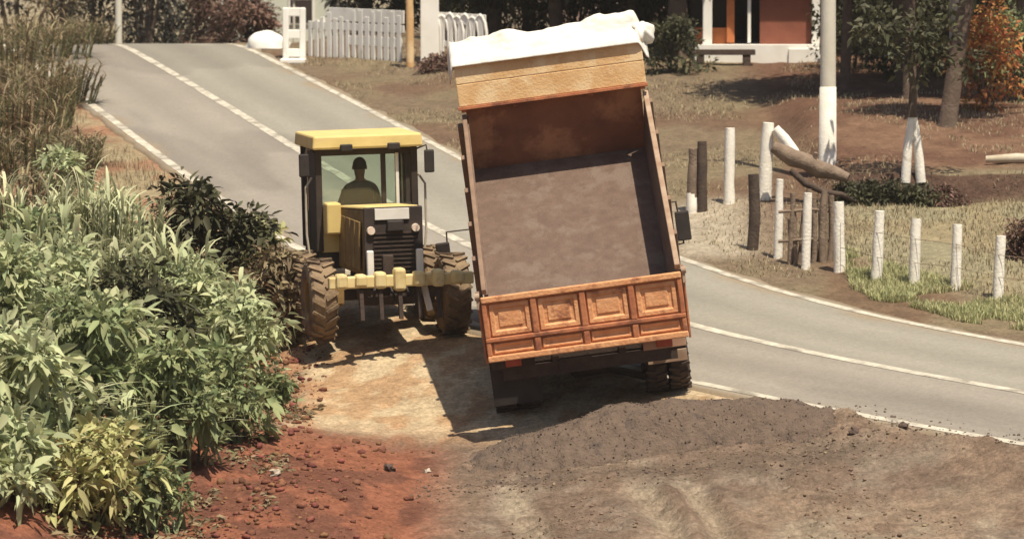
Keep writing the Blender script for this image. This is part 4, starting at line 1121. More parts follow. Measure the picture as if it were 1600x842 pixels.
# rough wooden gate of brown stakes
gp_ = on_ground(1270, 414)
g = thing('stake_gate', gp_, 'rough gate of upright brown stakes between two white posts', 'gate')
sc = F / gp_.y
for i, (dx, h_, w) in enumerate([(-36, 95, 8), (-26, 112, 9), (-20, 84, 7), (-2, 118, 9), (7, 104, 10), (17, 116, 11), (26, 92, 9), (33, 108, 10), (-31, 70, 7), (-10, 96, 8), (2, 80, 9), (12, 96, 8), (22, 110, 9), (37, 84, 8)]):
    b = post_mesh('stake', h_ / sc, w / sc / 2, 60 + i, (random.Random(i).uniform(-.07, .07), 0), bend=random.Random(i + 9).uniform(-.03, .03))
    b.build('stake', 'old_wood', g, smooth=True, loc=(dx / sc, 0.035 * (i % 5) + 0.12, 0))
for zz in (0.35, 0.8):
    b = MB(); b.tube([(-0.52, 0.12, zz), (0, 0.1, zz + 0.04), (0.46, 0.3, zz - 0.02)], 0.025, 7); b.build('cross_bar', 'old_wood', g, smooth=True)
# leaning white log and the broken brown limb
p = on_ground(1197, 312); sc = F / p.y
b = MB(); b.tube([(0, 0, 0), (0.15, 0.0, -0.16), (0.30, -0.05, -0.36), (0.47, -0.1, -0.62)], [0.085, 0.095, 0.09, 0.075], 10)
o = b.build('leaning_log', 'white_wood', None, smooth=True, loc=(p.x + 0.13, p.y - 0.15, p.z + 1.18)); tag(o, 'pale log leaning down from the thick white post towards the utility pole', 'log')
b = MB(); b.tube([(-0.05, 0, 0.16), (0.1, 0, 0.08), (0.28, 0.02, -0.03), (0.5, 0.0, -0.09), (0.72, 0.05, -0.22), (1.0, 0.05, -0.28), (1.2, 0.0, -0.36)], [0.09, 0.13, 0.15, 0.14, 0.15, 0.11, 0.08], 9)
b.tube([(0.62, 0.02, -0.15), (0.66, -0.05, 0.06)], [0.05, 0.035], 7)
o = b.build('broken_log', 'old_wood', None, smooth=True, loc=(p.x + 0.12, p.y - 0.5, p.z + 0.74)); tag(o, 'thick broken brown log lying across the top of the stake gate', 'log')
b = MB(); b.tube([(0.0, 0, 0.0), (0.25, 0, -0.22), (0.55, 0.0, -0.36), (0.85, 0.0, -0.4), (1.1, 0.0, -0.52)], [0.05, 0.06, 0.05, 0.045, 0.03], 8)
o = b.build('crooked_branch', 'dark_wood', None, smooth=True, loc=(p.x + 0.35, p.y - 0.7, p.z + 0.52)); tag(o, 'thin crooked dark branch sagging below the broken log', 'branch')

# utility pole
p = on_ground(1293, 263)
up_ = thing('utility_pole', p, 'tall utility pole with whitewashed foot on the brown lawn', 'utility pole')
b = MB(); b.tube([(0, 0, 1.38), (0, 0, 4), (0, 0, 8.5)], [0.135, 0.12, 0.09], 16); b.tube([(-0.9, 0, 7.9), (0.9, 0, 7.9)], 0.05, 8); b.build('pole', 'concrete', up_, smooth=True)
b = MB(); b.tube([(0, 0, -0.2), (0, 0, 1.38), (0, 0, 1.385)], [0.155, 0.142, 0.135], 16); b.build('whitewashed_foot', 'white_wood', up_, smooth=True)
# far pole beyond the crest
x, y = at(188, 97.5), 97.5
u2 = thing('utility_pole', (x, y, tz(x, y)), 'thin pale pole beyond the crest of the road', 'utility pole')
b = MB(); b.tube([(0, 0, -0.2), (0, 0, 8)], [0.085, 0.07], 10); b.build('pole', 'concrete', u2, smooth=True)
b = MB(); b.tube([(-0.7, 0, 7.5), (0.7, 0, 7.5)], 0.04, 6); b.build('cross_arm', 'concrete', u2)

# house on the right
hx0, hx1, hy = at(1084, 88.0), at(1277, 88.0), 88.0
hz = tz((hx0 + hx1) / 2, hy) - 0.05
H = thing('house', ((hx0 + hx1) / 2, hy, hz), 'brick red house with white plinth and white porch columns', 'house')
hw_ = (hx1 - hx0) / 2
b = MB(); b.box((0, 2.4, 0.20), (2 * hw_, 5.4, 0.44)); b.build('plinth', 'white_wall', H, 0.01)
b = MB(); b.box((0.42 + 0.36, 0.30, 1.72), (hw_ * 2 - 1.32, 0.2, 2.6)); b.build('wall', 'terracotta', H)
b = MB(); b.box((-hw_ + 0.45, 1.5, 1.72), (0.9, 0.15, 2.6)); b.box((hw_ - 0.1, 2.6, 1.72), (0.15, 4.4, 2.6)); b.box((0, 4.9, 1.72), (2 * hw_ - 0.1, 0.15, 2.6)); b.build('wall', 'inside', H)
b = MB(); b.box((-hw_ + 0.46, 0.42, 0.60), (0.86, 0.05, 0.36)); dn = b.build('low_panel', 'orange_door', H, 0.01)
b = MB(); b.box((-hw_ + 0.80, 0.30, 1.55), (0.17, 0.10, 2.2)); b.build('door_post', 'orange_door', H, 0.01)
b = MB(); b.box((-hw_ + 1.20, 0.16, 1.55), (0.07, 0.07, 2.2)); b.build('white_strip', 'white_wall', H, 0.01)
for xx, w in ((-hw_ + 0.28, 0.20), (hw_ - 0.06, 0.17)):
    b = MB(); b.box((xx, 0.03, 1.62), (w, w, 2.4)); b.build('column', 'white_wall', H, 0.015)
b = MB(); b.box((hw_ - 0.30, -0.22, 0.16), (0.75, 0.3, 0.34)); b.build('step', 'white_wall', H, 0.01)
b = MB(); b.hexa([(-hw_ - 0.5, -0.6, 2.95), (hw_ + 0.5, -0.6, 2.95), (hw_ + 0.5, 5.6, 2.95), (-hw_ - 0.5, 5.6, 2.95), (-hw_ + 0.2, 2.3, 4.2), (hw_ - 0.2, 2.3, 4.2), (hw_ - 0.2, 2.7, 4.2), (-hw_ + 0.2, 2.7, 4.2)]); b.build('roof', 'roof_tile', H)
# dark bench in front of the plinth
x = at(1130, 87.0); bz = tz(x, 87.0)
Bn = thing('bench', (x, 87.2, bz), 'low dark bench in front of the white house plinth', 'bench')
b = MB(); b.box((0, 0, 0.30), (1.36, 0.34, 0.12)); b.build('seat', 'dark_wood', Bn, 0.01)
for sx in (-0.5, 0.5):
    b = MB(); b.box((sx, 0, 0.12), (0.16, 0.3, 0.26)); b.build('leg', 'dark_wood', Bn, 0.01)

# white precast fence on the rise, with rails, boards and hoops
def fence_sec(px0, px1, Y0, Y1, label, items, seed):
    a = Vector((at(px0, Y0), Y0, 0)); c = Vector((at(px1, Y1), Y1, 0))
    a.z = tz(a.x, a.y); c.z = tz(c.x, c.y)
    t = thing('white_fence', a, label, 'fence', 'white fences on the rise')
    d = c - a; q = random.Random(seed)
    for (nm, f0, f1, z0, z1, th, arch) in items:
        p0 = d * f0; p1 = d * f1; b = MB()
        dirx = (p1 - p0); ln = dirx.length; nrm = Vector((-d.y, d.x, 0)).normalized() * th / 2
        if arch:
            n = 8; vs = []; fs = []
            pts = []
            for k in range(n + 1):
                aa = math.pi * k / n
                cx = p0 + dirx * (0.5 - 0.5 * math.cos(aa)); pts.append(cx + Vector((0, 0, z0 + (z1 - z0) * math.sin(aa) ** 0.6)))
            b.tube(pts, th * 0.5, 7)
        else:
            zz0 = Vector((0, 0, z0)); zz1 = Vector((0, 0, z1 + q.uniform(-.03, .03)))
            b.hexa([p0 - nrm + zz0, p1 - nrm + zz0, p1 + nrm + zz0, p0 + nrm + zz0, p0 - nrm + zz1, p1 - nrm + zz1, p1 + nrm + zz1, p0 + nrm + zz1])
        b.build(nm, 'white_wall', t, 0.006 if not arch else 0, smooth=arch)
    return t
it = []
q = random.Random(4)
N = 15
for i in range(N):
    f0 = i / N; w = q.uniform(0.030, 0.046)
    it.append(('picket', f0, f0 + w, -0.1, q.uniform(0.75, 0.98) + 0.22 * f0, 0.05, False))
it.append(('board', 0.0, 1.0, 0.62, 0.78, 0.035, False))
it.append(('board', 0.22, 1.0, 0.82, 1.14, 0.035, False))
it.append(('board', 0.42, 0.98, 0.30, 0.52, 0.03, False))
fence_sec(484, 632, 91.2, 88.6, 'white board fence of uneven pickets on the grassy rise', it, 5)
it = []
for i in range(6):
    f0 = i / 6.0
    it.append(('picket', f0 + 0.02, f0 + 0.10, -0.1, 0.95 + 0.06 * (i % 3), 0.05, False))
for i in range(7):
    f0 = i * 0.125
    it.append(('hoop', f0 + 0.02, f0 + 0.24, 0.25, 1.08 - 0.05 * (i % 2), 0.075, True))
it.append(('board', 0.0, 1.0, 0.36, 0.48, 0.03, False)); it.append(('board', 0.0, 0.97, 0.86, 1.08, 0.03, False))
fence_sec(668, 762, 88.2, 87.0, 'white fence with rounded hoops behind the tipped truck bed', it, 6)
x = at(672, 88.0); z = tz(x, 88.0)
gpil = thing('gate_pillar', (x, 88.0, z), 'tall square white pillar in the white fence', 'pillar')
b = MB(); b.box((0, 0, 0.9), (0.40, 0.36, 2.0)); b.build('shaft', 'white_wall', gpil, 0.02)
b = MB(); b.box((0, 0, 2.0), (0.62, 0.52, 0.2)); b.build('cap', 'white_wall', gpil, 0.02)
x = at(641, 87.6); z = tz(x, 87.6)
o = post_mesh('timber_post', 2.2, 0.085, 77).build('timber_post', 'plank', None, smooth=True, loc=(x, 87.6, z)); tag(o, 'tan timber post left of the white gate pillar', 'post')
# pierced white pillar on its slab and the low white mound beside it
p = on_ground(458, 98)
pl = thing('pierced_pillar', (p.x, p.y, p.z), 'pierced white pillar on a flat white slab beside the road', 'pillar')
b = MB(); b.box((0, 0, 0.03), (0.56, 0.7, 0.12)); b.build('slab', 'white_wall', pl, 0.03)
for sx in (-0.19, 0.19):
    b = MB(); b.box((sx, 0.5, 0.62), (0.14, 0.2, 1.2)); b.build('upright', 'white_wall', pl, 0.03)
for zz in (0.2, 0.62, 1.12):
    b = MB(); b.box((0, 0.5, zz), (0.26, 0.16, 0.20)); b.build('cross_piece', 'white_wall', pl, 0.02)
x, y = at(418, 93.0), 93.0
b = MB(); vs = []; fs = []; n = 16
for j in range(7):
    ph = R(90 * j / 6)
    for k in range(n):
        a = 2 * math.pi * k / n
        rr = math.cos(ph) * (1 + 0.13 * math.sin(3 * a + j) + 0.08 * math.sin(5 * a + 2 * j))
        vs.append((0.50 * rr * math.cos(a), 0.3 * rr * math.sin(a), (0.36 + 0.06 * math.sin(2 * a)) * math.sin(ph) ** 0.8))
for j in range(6):
    for k in range(n):
        k2 = (k + 1) % n; fs.append((j * n + k, j * n + k2, (j + 1) * n + k2, (j + 1) * n + k))
b.add(vs, fs); o = b.build('whitewashed_boulder', 'white_wall', None, smooth=True, loc=(x, y, tz(x, y) - 0.02)); tag(o, 'low rounded whitewashed boulder left of the pierced pillar', 'boulder')
# pale building beyond the crest
x, y = at(420, 108), 108
bl = thing('building', (x, y, tz(x, y) - 0.2), 'pale plastered building beyond the crest of the road', 'building')
b = MB(); b.box((0, 2, 1.6), (3.4, 4, 3.2)); b.build('wall', 'pale_wall', bl)
b = MB(); b.hexa([(-2.0, -0.4, 3.2), (2.0, -0.4, 3.2), (2.0, 4.4, 3.2), (-2.0, 4.4, 3.2), (-2.0, 1.9, 4.2), (2.0, 1.9, 4.2), (2.0, 2.1, 4.2), (-2.0, 2.1, 4.2)]); b.build('roof', 'roof_tile', bl)
for xx in (-0.9, 0.9):
    b = MB(); b.box((xx, -0.01, 1.5), (0.7, 0.08, 0.9)); wn_ = b.build('window', 'white_wall', bl, 0.01)
    b = MB(); b.box((xx, -0.05, 1.5), (0.58, 0.03, 0.78)); b.build('pane', 'inside', wn_)
x, y = at(492, 100), 100
o = thing('sign_board', (x, y, tz(x, y) - 0.1), 'white blank panel on two legs behind the white fence', 'panel')
b = MB(); b.box((0, 0, 1.42), (1.22, 0.05, 0.62)); b.build('panel', 'plate', o, 0.01)
for sx in (-0.5, 0.5):
    b = MB(); b.tube([(sx, 0.05, -0.1), (sx, 0.05, 1.6)], 0.035, 8); b.build('leg', 'concrete', o)

# ------------------------------------------------------------------ plants
def S_(label, px, Y, r, h, m, nc, per, ll, seed, **k):
    k.setdefault('lw', 0.42)
    return shrub(k.pop('name', 'shrub'), label, at(px, Y), Y, r, h, m, nc, per, ll, seed, **k)
grpL = 'leafy shrubs on the left bank'
# front rows of broad leaves
S_('yellow-green bush in the very corner of the foreground, bottom left', 150, 44.6, 0.62, 1.05, 'leaf_yellow', 34, 36, 0.21, 1, group=grpL)
S_('pale broadleaf shrub at the left edge of the foreground', 20, 45.2, 0.62, 1.45, 'leaf_pale', 34, 32, 0.25, 2, group=grpL)
S_('small green plant beside the red soil at the foot of the bank', 236, 45.0, 0.36, 0.8, 'leaf_mid', 22, 27, 0.20, 3, group=grpL)
S_('drooping green shrub in the middle of the leafy bank, above the yellow-green bush', 120, 47.4, 0.62, 1.55, 'leaf_mid', 40, 32, 0.23, 4, group=grpL)
S_('dark gappy shrub behind the small green plant', 250, 47.6, 0.60, 1.35, 'leaf_mid', 34, 32, 0.22, 5, group=grpL)
S_('pale leafy shrub at the left edge behind the first shrub', 10, 48.4, 0.62, 1.8, 'leaf_pale', 36, 28, 0.25, 6, group=grpL)
S_('green shrub nearest the red clods of the shoulder', 345, 49.4, 0.55, 1.15, 'leaf_mid', 34, 32, 0.21, 7, group=grpL)
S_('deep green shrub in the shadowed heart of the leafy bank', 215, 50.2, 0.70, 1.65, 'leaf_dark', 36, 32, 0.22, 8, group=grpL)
S_('pale green shrub below the cane, left of the deep green shrub', 95, 50.8, 0.68, 1.6, 'leaf_pale', 36, 32, 0.23, 9, group=grpL)
S_('pale blue-green shrub hanging over the shoulder by the grader tyres', 372, 52.2, 0.58, 1.35, 'leaf_pale', 38, 35, 0.20, 10, group=grpL)
S_('low trailing plant on the tan soil at the edge of the shoulder', 425, 51.8, 0.26, 0.42, 'leaf_mid', 16, 24, 0.16, 11, group=grpL)
S_('mid green shrub under the tall cane at the left edge', 25, 52.4, 0.7, 1.5, 'leaf_mid', 34, 28, 0.23, 12, group=grpL)
S_('light shrub between the cane and the grader tyres', 300, 53.0, 0.6, 1.5, 'leaf_pale', 34, 32, 0.21, 13, group=grpL)
S_('pale shrub in the bottom left corner of the photo', -15, 43.8, 0.6, 0.95, 'leaf_pale', 30, 27, 0.26, 14, group=grpL)
S_('broad pale shrub between the yellow-green bush and the deep green shrub', 175, 48.8, 0.6, 1.3, 'leaf_pale', 30, 27, 0.27, 15, group=grpL)
# tall cane
for i, (px, Y, r, h, n, lab) in enumerate([
    (50, 53.6, 0.48, 2.3, 40, 'pale cane clump nearest the left edge of the photo'),
    (140, 53.8, 0.48, 2.4, 40, 'pale cane clump, second from the left edge'),
    (215, 54.2, 0.45, 2.25, 36, 'pale cane clump in the middle of the bank'),
    (272, 54.6, 0.36, 1.8, 24, 'pale cane clump below the dark olive shrub')]):
    cane_clump(lab, at(px, Y), Y, r, h, n, 100 + i)
for i, (px, Y, r, h, n, lab) in enumerate([
    (35, 46.6, 0.30, 1.35, 11, 'corn-like plants at the left edge, nearest the camera'),
    (95, 49.2, 0.34, 1.75, 13, 'corn-like plants left of the deep green shrub'),
    (170, 51.6, 0.36, 1.85, 14, 'corn-like plants right in front of the pale cane'),
    (300, 50.9, 0.30, 1.3, 10, 'corn-like plants above the shrub nearest the red clods'),
    (15, 50.4, 0.36, 1.95, 13, 'corn-like plants at the left edge, below the cane'),
    (245, 52.6, 0.34, 1.8, 12, 'corn-like plants below the dark olive shrub'),
    (355, 54.2, 0.28, 1.45, 10, 'corn-like plants beside the withered shrub'),
    (200, 46.4, 0.30, 1.15, 10, 'corn-like plants between the yellow-green bush and the red soil'),
    (300, 47.9, 0.26, 1.1, 9, 'corn-like plants at the foot of the bank by the pale stone'),
    (70, 52.0, 0.36, 2.1, 14, 'corn-like plants in the thick of the cane, near the left edge'),
    (120, 45.6, 0.26, 1.2, 9, 'corn-like plants rising out of the yellow-green bush'),
    (330, 52.4, 0.3, 1.5, 11, 'corn-like plants in front of the olive shrub')]):
    cane_clump(lab, at(px, Y), Y, r, h, n, 140 + i, 'leaf_pale' if i % 2 else 'cane', 'corn-like plants on the bank', 'tall plant', 'corn_plants', 1.7, 1.25)
# darker shrubs against the road
S_('dark olive shrub with a bare stem standing against the road edge', 290, 57.2, 0.52, 2.05, 'leaf_dark', 30, 32, 0.22, 20, group=grpL, low=0.5)
S_('olive shrub between the dark shrub and the grader', 372, 57.4, 0.62, 1.55, 'leaf_dark', 34, 32, 0.21, 21, group=grpL)
S_('brown withered shrub touching the grader tyres', 428, 56.3, 0.42, 1.35, 'leaf_dry', 30, 32, 0.20, 22, group=grpL)
S_('yellowish shrub behind the withered one at the road edge', 405, 59.0, 0.5, 1.15, 'leaf_yellow', 26, 28, 0.18, 23, group=grpL)
for i, (px, Y, r, h, lab) in enumerate([
    (95, 61.5, 0.5, 1.25, 'pale flowering shrub above the cane at the left'),
    (165, 61.2, 0.5, 1.1, 'pale leafy shrub above the middle cane clump'),
    (225, 61.0, 0.4, 0.8, 'pale low shrub at the red soil of the road edge')]):
    S_(lab, px, Y, r, h, 'leaf_pale', 26, 34, 0.19, 40 + i, group=grpL)
# dry brown growth further up the left bank
grpD = 'dry grass clumps up the left bank'
for i, (px, Y, r, h, m_, lab) in enumerate([
    (15, 60.0, 0.7, 2.3, 'leaf_dry', 'dry brown bush at the left edge above the cane'),
    (55, 65.5, 0.8, 1.9, 'leaf_dry', 'olive-brown bush behind the pale flowering shrub'),
    (10, 69.0, 0.9, 2.4, 'leaf_dry', 'tall dry bush at the left edge halfway up the hill'),
    (95, 72.5, 0.7, 1.2, 'leaf_dry', 'low olive-brown bush beside the red verge'),
    (20, 77.0, 1.0, 2.2, 'leaf_dry', 'straw-coloured bush at the left edge below the crest'),
    (70, 82.0, 0.9, 1.7, 'leaf_dry', 'straw-coloured bush next to the road below the crest'),
    (10, 86.0, 1.1, 2.4, 'leaf_dry', 'dry bush at the left edge near the crest'),
    (60, 90.5, 1.0, 2.0, 'leaf_dry', 'dry bush in the top left corner by the crest'),
    (125, 95.0, 0.7, 1.1, 'leaf_dry', 'small dry bush left of the pale pole')]):
    cane_clump(lab.replace('bush', 'grass clump'), at(px, Y), Y, r * 1.15, h * 0.62, 75, 60 + i, m_, grpD, 'dry grass', 'dry_grass_clump', 0.65, 1.6)
# growth beyond the crest
grpC = 'dusky bushes beyond the crest'
for i, (px, Y, r, h, m_, lab) in enumerate([
    (225, 103, 1.2, 3.4, 'leaf_blue', 'dusky bush right of the pale pole beyond the crest'),
    (285, 106, 1.2, 3.6, 'leaf_blue', 'dusky bush beyond the crest, second from the pale pole'),
    (338, 103, 0.7, 2.0, 'leaf_redbrown', 'red-brown bush beyond the crest'),
    (392, 98.5, 0.8, 1.25, 'leaf_redbrown', 'low red-brown bush behind the whitewashed boulder'),
    (150, 104, 1.2, 3.2, 'leaf_blue', 'dusky bush left of the pale pole beyond the crest'),
    (95, 106, 1.3, 3.4, 'leaf_dry', 'dry bush beyond the crest, in the far left background'),
    (30, 108, 1.4, 3.6, 'leaf_blue', 'dusky bush in the far top left corner')]):
    S_(lab, px, Y, r, h, m_, 40, 60, 0.2, 80 + i, group=grpC, stem_mat='bark', low=0.03)
# trees
grpT = 'trees around the house'
T_ = lambda lab, px, Y, *a, **k: tree('tree', lab, at(px, Y), Y, *a, **k)
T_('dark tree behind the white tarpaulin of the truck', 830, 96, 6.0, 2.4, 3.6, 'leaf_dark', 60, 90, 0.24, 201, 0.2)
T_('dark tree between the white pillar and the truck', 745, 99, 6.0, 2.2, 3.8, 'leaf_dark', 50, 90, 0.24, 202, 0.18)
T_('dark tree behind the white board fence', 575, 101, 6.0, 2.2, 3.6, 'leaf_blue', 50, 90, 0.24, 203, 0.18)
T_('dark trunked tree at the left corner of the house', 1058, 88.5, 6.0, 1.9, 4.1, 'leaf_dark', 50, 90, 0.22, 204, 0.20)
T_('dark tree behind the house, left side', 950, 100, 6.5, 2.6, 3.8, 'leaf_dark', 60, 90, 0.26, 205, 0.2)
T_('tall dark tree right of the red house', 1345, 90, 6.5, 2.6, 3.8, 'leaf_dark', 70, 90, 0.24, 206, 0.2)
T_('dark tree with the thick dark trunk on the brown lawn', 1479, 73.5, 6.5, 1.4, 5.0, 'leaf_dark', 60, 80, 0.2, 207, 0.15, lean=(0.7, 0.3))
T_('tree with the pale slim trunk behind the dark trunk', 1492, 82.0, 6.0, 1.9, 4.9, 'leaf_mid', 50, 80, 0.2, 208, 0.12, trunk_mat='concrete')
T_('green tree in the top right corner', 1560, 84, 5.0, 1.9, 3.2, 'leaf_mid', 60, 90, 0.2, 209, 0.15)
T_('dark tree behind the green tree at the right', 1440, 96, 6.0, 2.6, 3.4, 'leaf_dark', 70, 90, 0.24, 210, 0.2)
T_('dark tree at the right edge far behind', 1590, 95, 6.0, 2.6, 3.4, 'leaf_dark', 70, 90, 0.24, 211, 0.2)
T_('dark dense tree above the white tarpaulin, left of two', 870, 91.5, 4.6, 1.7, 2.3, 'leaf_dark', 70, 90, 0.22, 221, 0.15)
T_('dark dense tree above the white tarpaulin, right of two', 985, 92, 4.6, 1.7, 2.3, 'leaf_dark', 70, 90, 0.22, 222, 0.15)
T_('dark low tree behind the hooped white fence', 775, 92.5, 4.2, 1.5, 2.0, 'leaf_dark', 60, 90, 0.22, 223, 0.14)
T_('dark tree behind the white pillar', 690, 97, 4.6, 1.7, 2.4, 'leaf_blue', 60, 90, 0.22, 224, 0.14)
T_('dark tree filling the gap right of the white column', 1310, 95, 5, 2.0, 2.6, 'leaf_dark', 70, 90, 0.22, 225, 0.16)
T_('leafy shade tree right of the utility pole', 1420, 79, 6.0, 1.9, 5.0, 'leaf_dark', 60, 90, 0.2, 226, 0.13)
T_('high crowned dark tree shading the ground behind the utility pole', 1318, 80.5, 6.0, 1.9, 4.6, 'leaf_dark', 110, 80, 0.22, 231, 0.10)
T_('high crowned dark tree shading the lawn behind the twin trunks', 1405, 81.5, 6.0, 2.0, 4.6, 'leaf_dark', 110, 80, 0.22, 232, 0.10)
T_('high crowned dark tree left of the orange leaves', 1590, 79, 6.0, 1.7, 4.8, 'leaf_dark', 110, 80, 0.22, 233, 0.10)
# understorey on the right
grpR = 'bushes under the trees on the right'
for i, (px, Y, r, h, m_, lab, ll) in enumerate([
    (1542, 76.2, 0.62, 1.9, 'leaf_orange', 'bush with orange leaves in the upper right', 0.17),
    (1590, 78.0, 0.8, 1.7, 'leaf_mid', 'green bush below the orange one at the right edge', 0.17),
    (1500, 86.0, 0.9, 1.8, 'leaf_dark', 'dark bush left of the orange one', 0.17),
    (1330, 86.5, 1.0, 1.8, 'leaf_dark', 'dark bush right of the utility pole', 0.18),
    (1390, 84.5, 1.0, 1.7, 'leaf_dark', 'dark bush behind the whitewashed twin trunks', 0.18),
    (1445, 88, 1.0, 1.9, 'leaf_dark', 'dark bush behind the thick dark trunk', 0.18),
    (1056, 85.6, 0.7, 1.1, 'leaf_dark', 'low dark bush right of the tarpaulin corner', 0.16),
    (735, 86.2, 0.55, 0.35, 'leaf_redbrown', 'low red-brown growth at the foot of the hooped fence', 0.12),
    (690, 86.4, 0.5, 0.28, 'leaf_redbrown', 'low red-brown growth at the foot of the white pillar', 0.12),
    (1330, 66.4, 0.42, 0.30, 'leaf_dark', 'dark low bush standing in for tree shade, leftmost of four below the twin trunks', 0.11),  # this row of four is added to make the dark shade band
    (1382, 66.3, 0.46, 0.36, 'leaf_dark', 'dark low bush standing in for tree shade, second of four below the twin trunks', 0.11),
    (1432, 66.3, 0.42, 0.28, 'leaf_dark', 'dark low bush standing in for tree shade, third of four below the twin trunks', 0.11),
    (1478, 66.4, 0.40, 0.25, 'leaf_redbrown', 'dark low bush standing in for tree shade, rightmost of four below the twin trunks', 0.11),
    (1600, 60.6, 0.35, 0.55, 'leaf_redbrown', 'small dark plant at the right edge beside the last fence post', 0.12)]):
    S_(lab, px, Y, r, h, m_, 34, 44, ll, 300 + i, group=grpR, stem_mat='bark', low=0.04)
for i, (px, Y, lab) in enumerate([(700, 95.5, 'dark hedge bush right behind the white pillar'), (765, 95, 'dark hedge bush behind the hooped white fence'), (830, 94, 'dark hedge bush above the left half of the tarpaulin'), (900, 94.5, 'dark hedge bush above the middle of the tarpaulin'),
    (965, 94, 'dark hedge bush above the right half of the tarpaulin'), (1030, 93, 'dark hedge bush above the right corner of the tarpaulin'), (560, 98, 'dark hedge bush behind the middle of the white board fence'), (625, 97.5, 'dark hedge bush behind the tan timber post'),
    (1325, 93, 'dark hedge bush deep behind the utility pole'), (1400, 92.5, 'dark hedge bush in the deep shade right of the utility pole'), (1475, 93, 'dark hedge bush far behind the thick dark trunk'), (1550, 92, 'dark hedge bush far behind the orange leaves')]):
    S_(lab, px, Y, 0.75, 1.9, 'leaf_blue' if px < 700 else 'leaf_dark', 40, 50, 0.2, 400 + i, group='dark hedge bushes at the back', stem_mat='bark', low=0.02)
# whitewashed twin trunks
p = on_ground(1424, 276)
tw = thing('tree', p, 'small tree with two leaning whitewashed trunks on the brown lawn', 'tree', grpT)
for dx0, dx1, sd in ((-0.10, 0.0, 1), (0.16, 0.03, 2)):
    b = MB(); b.tube([(dx0, 0, -0.1), (dx0 * 0.6 + dx1 * 0.4, 0, 0.5), (dx1, 0, 1.0)], [0.085, 0.075, 0.06], 10); b.build('whitewashed_trunk', 'white_wood', tw, smooth=True)
b = MB(); b.tube([(0.01, 0, 0.98), (0.02, 0, 1.5), (-0.1, 0, 2.3)], [0.085, 0.06, 0.02], 9); b.tube([(0.02, 0, 1.4), (0.3, 0.1, 2.2)], [0.045, 0.015], 8); b.build('limbs', 'bark', tw, smooth=True)
cl = [(random.Random(i).gauss(0, .42), random.Random(i + 50).gauss(0, .42), 2.2 + random.Random(i + 99).gauss(0, .32)) for i in range(26)]
V, Fc = clump_leaves(cl, 40, 0.3, 0.16); np_mesh('crown', V, Fc, 'leaf_dark', tw)
# pale log lying on the lawn
p = on_ground(1588, 255)
b = MB(); b.tube([(-0.5, 0.1, 0.06), (0, 0, 0.08), (0.6, -0.05, 0.06)], [0.06, 0.09, 0.07], 9); o = b.build('fallen_log', 'steel', None, smooth=True, loc=p); tag(o, 'short pale log lying on the brown lawn at the right edge', 'log')

# ------------------------------------------------------------------ grass
def grass(name, label, pts, h0, h1, material):
    P = np.array(pts, float); n = len(P)
    P[:, 2] = terrain(P[:, 0], P[:, 1]) - 0.01
    Hh = rng.uniform(h0, h1, n)
    V, Fc = blades(P, Hh, Hh * rng.uniform(0.1, 0.8, n), rng.uniform(0.012, 0.026, n), 2, 0.4)
    return tag(np_mesh(name, V, Fc, material), label, 'grass', kind='stuff')
def scat(n, x0, x1, y0, y1, cond):
    out = []
    while len(out) < n:
        x = rng.uniform(x0, x1, n); y = rng.uniform(y0, y1, n)
        k = cond(x, y)
        out += list(np.stack([x[k], y[k], x[k] * 0], 1))
    return out[:n]
def c_verge(x, y):
    r = road_s(x, y) - HALF
    return (r > 0.7 + 0.5 * fbm(x, y, 5, 2)) & (r < 2.3) & (x > 5.0) & (fbm(x * 1.3, y * 1.3, 71, 3) > 0.40)
grass('verge_grass', 'light green grass along the verge under the white posts', scat(24000, 4.6, 10, 53, 64, c_verge), 0.04, 0.17, 'grass')
def c_lawn(x, y):
    r = road_s(x, y) - HALF
    return (r > 2.0) & (x > 4.9) & (fbm(x * 0.9, y * 0.9, 73, 3) > 0.42)
grass('pasture_grass', 'thin pale grass on the plot behind the white posts', scat(9000, 4.9, 10, 57, 67, c_lawn), 0.04, 0.12, 'dry_grass')
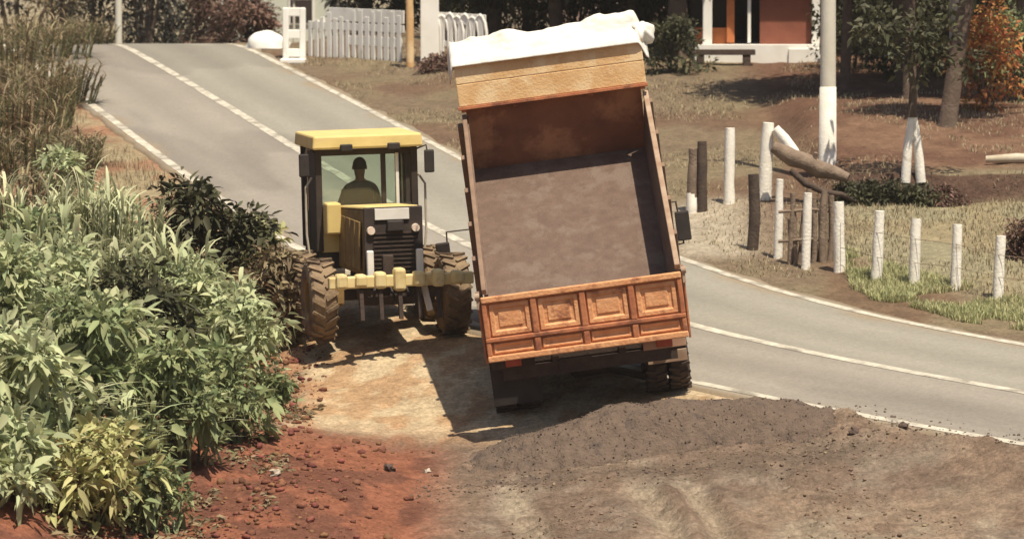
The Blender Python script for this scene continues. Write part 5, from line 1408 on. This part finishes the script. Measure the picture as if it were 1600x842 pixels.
def c_bank(x, y):
    r = road_s(x, y) - HALF
    return (r > 0.25) & (fbm(x * 0.8, y * 0.6, 75, 3) > np.where((x > 4.4) & (y > 66.5), 0.60, 0.44))
grass('bank_grass', 'dry grass on the rise between the road and the white fence', scat(22000, -6.5, 10, 60, 91, c_bank), 0.03, 0.11, 'dry_grass')
def c_left(x, y):
    o = -road_s(x, y) - HALF
    return (o > 0.4) & (y > 60) & (fbm(x * 0.8, y * 0.6, 85, 3) > 0.47)
grass('left_verge_grass', 'dry grass and weeds along the left verge of the road', scat(12000, -13, -3, 60, 94, c_left), 0.05, 0.22, 'dry_grass')
# dead stalks and leaves on the slope by the shoulder
def c_deb(x, y):
    b_ = bank_x(y) - x
    return (b_ > -1.1 + 0.8 * fbm(x, y, 3, 2)) & (b_ < 1.2) & (fbm(x * 1.6, y * 1.2, 91, 3) > 0.5)
pp = np.array(scat(3000, -5, -2, 43, 54.5, c_deb)); pp[:, 2] = terrain(pp[:, 0], pp[:, 1]) + 0.02
D = rng.normal(size=(len(pp), 3)); D[:, 2] = np.abs(D[:, 2]) * 0.3
Ls = rng.uniform(0.06, 0.17, len(pp))
V, Fc = leaf_mesh(pp, D, Ls, Ls * 0.3); tag(np_mesh('leaf_litter', V, Fc, 'leaf_dry'), 'dead leaves and stalks strewn on the slope by the shoulder', 'leaf litter', kind='stuff')

# ------------------------------------------------------------------ thin haze volume added to lift the blacks
b = MB(); b.box((0, 600, 5.0), (3000, 3400, 19.0))
hz_ = b.build('haze', None)
hm = bpy.data.materials.new('haze_lift'); hm.use_nodes = True
hn = hm.node_tree.nodes; hn.remove(hn['Principled BSDF'])
pv = hn.new('ShaderNodeVolumePrincipled'); pv.inputs['Color'].default_value = (0.95, 0.90, 0.84, 1); pv.inputs['Density'].default_value = 0.0003
pv.inputs['Anisotropy'].default_value = 0.2
hm.node_tree.links.new(pv.outputs[0], hn['Material Output'].inputs['Volume'])
hz_.data.materials.append(hm); tag(hz_, kind='stuff')
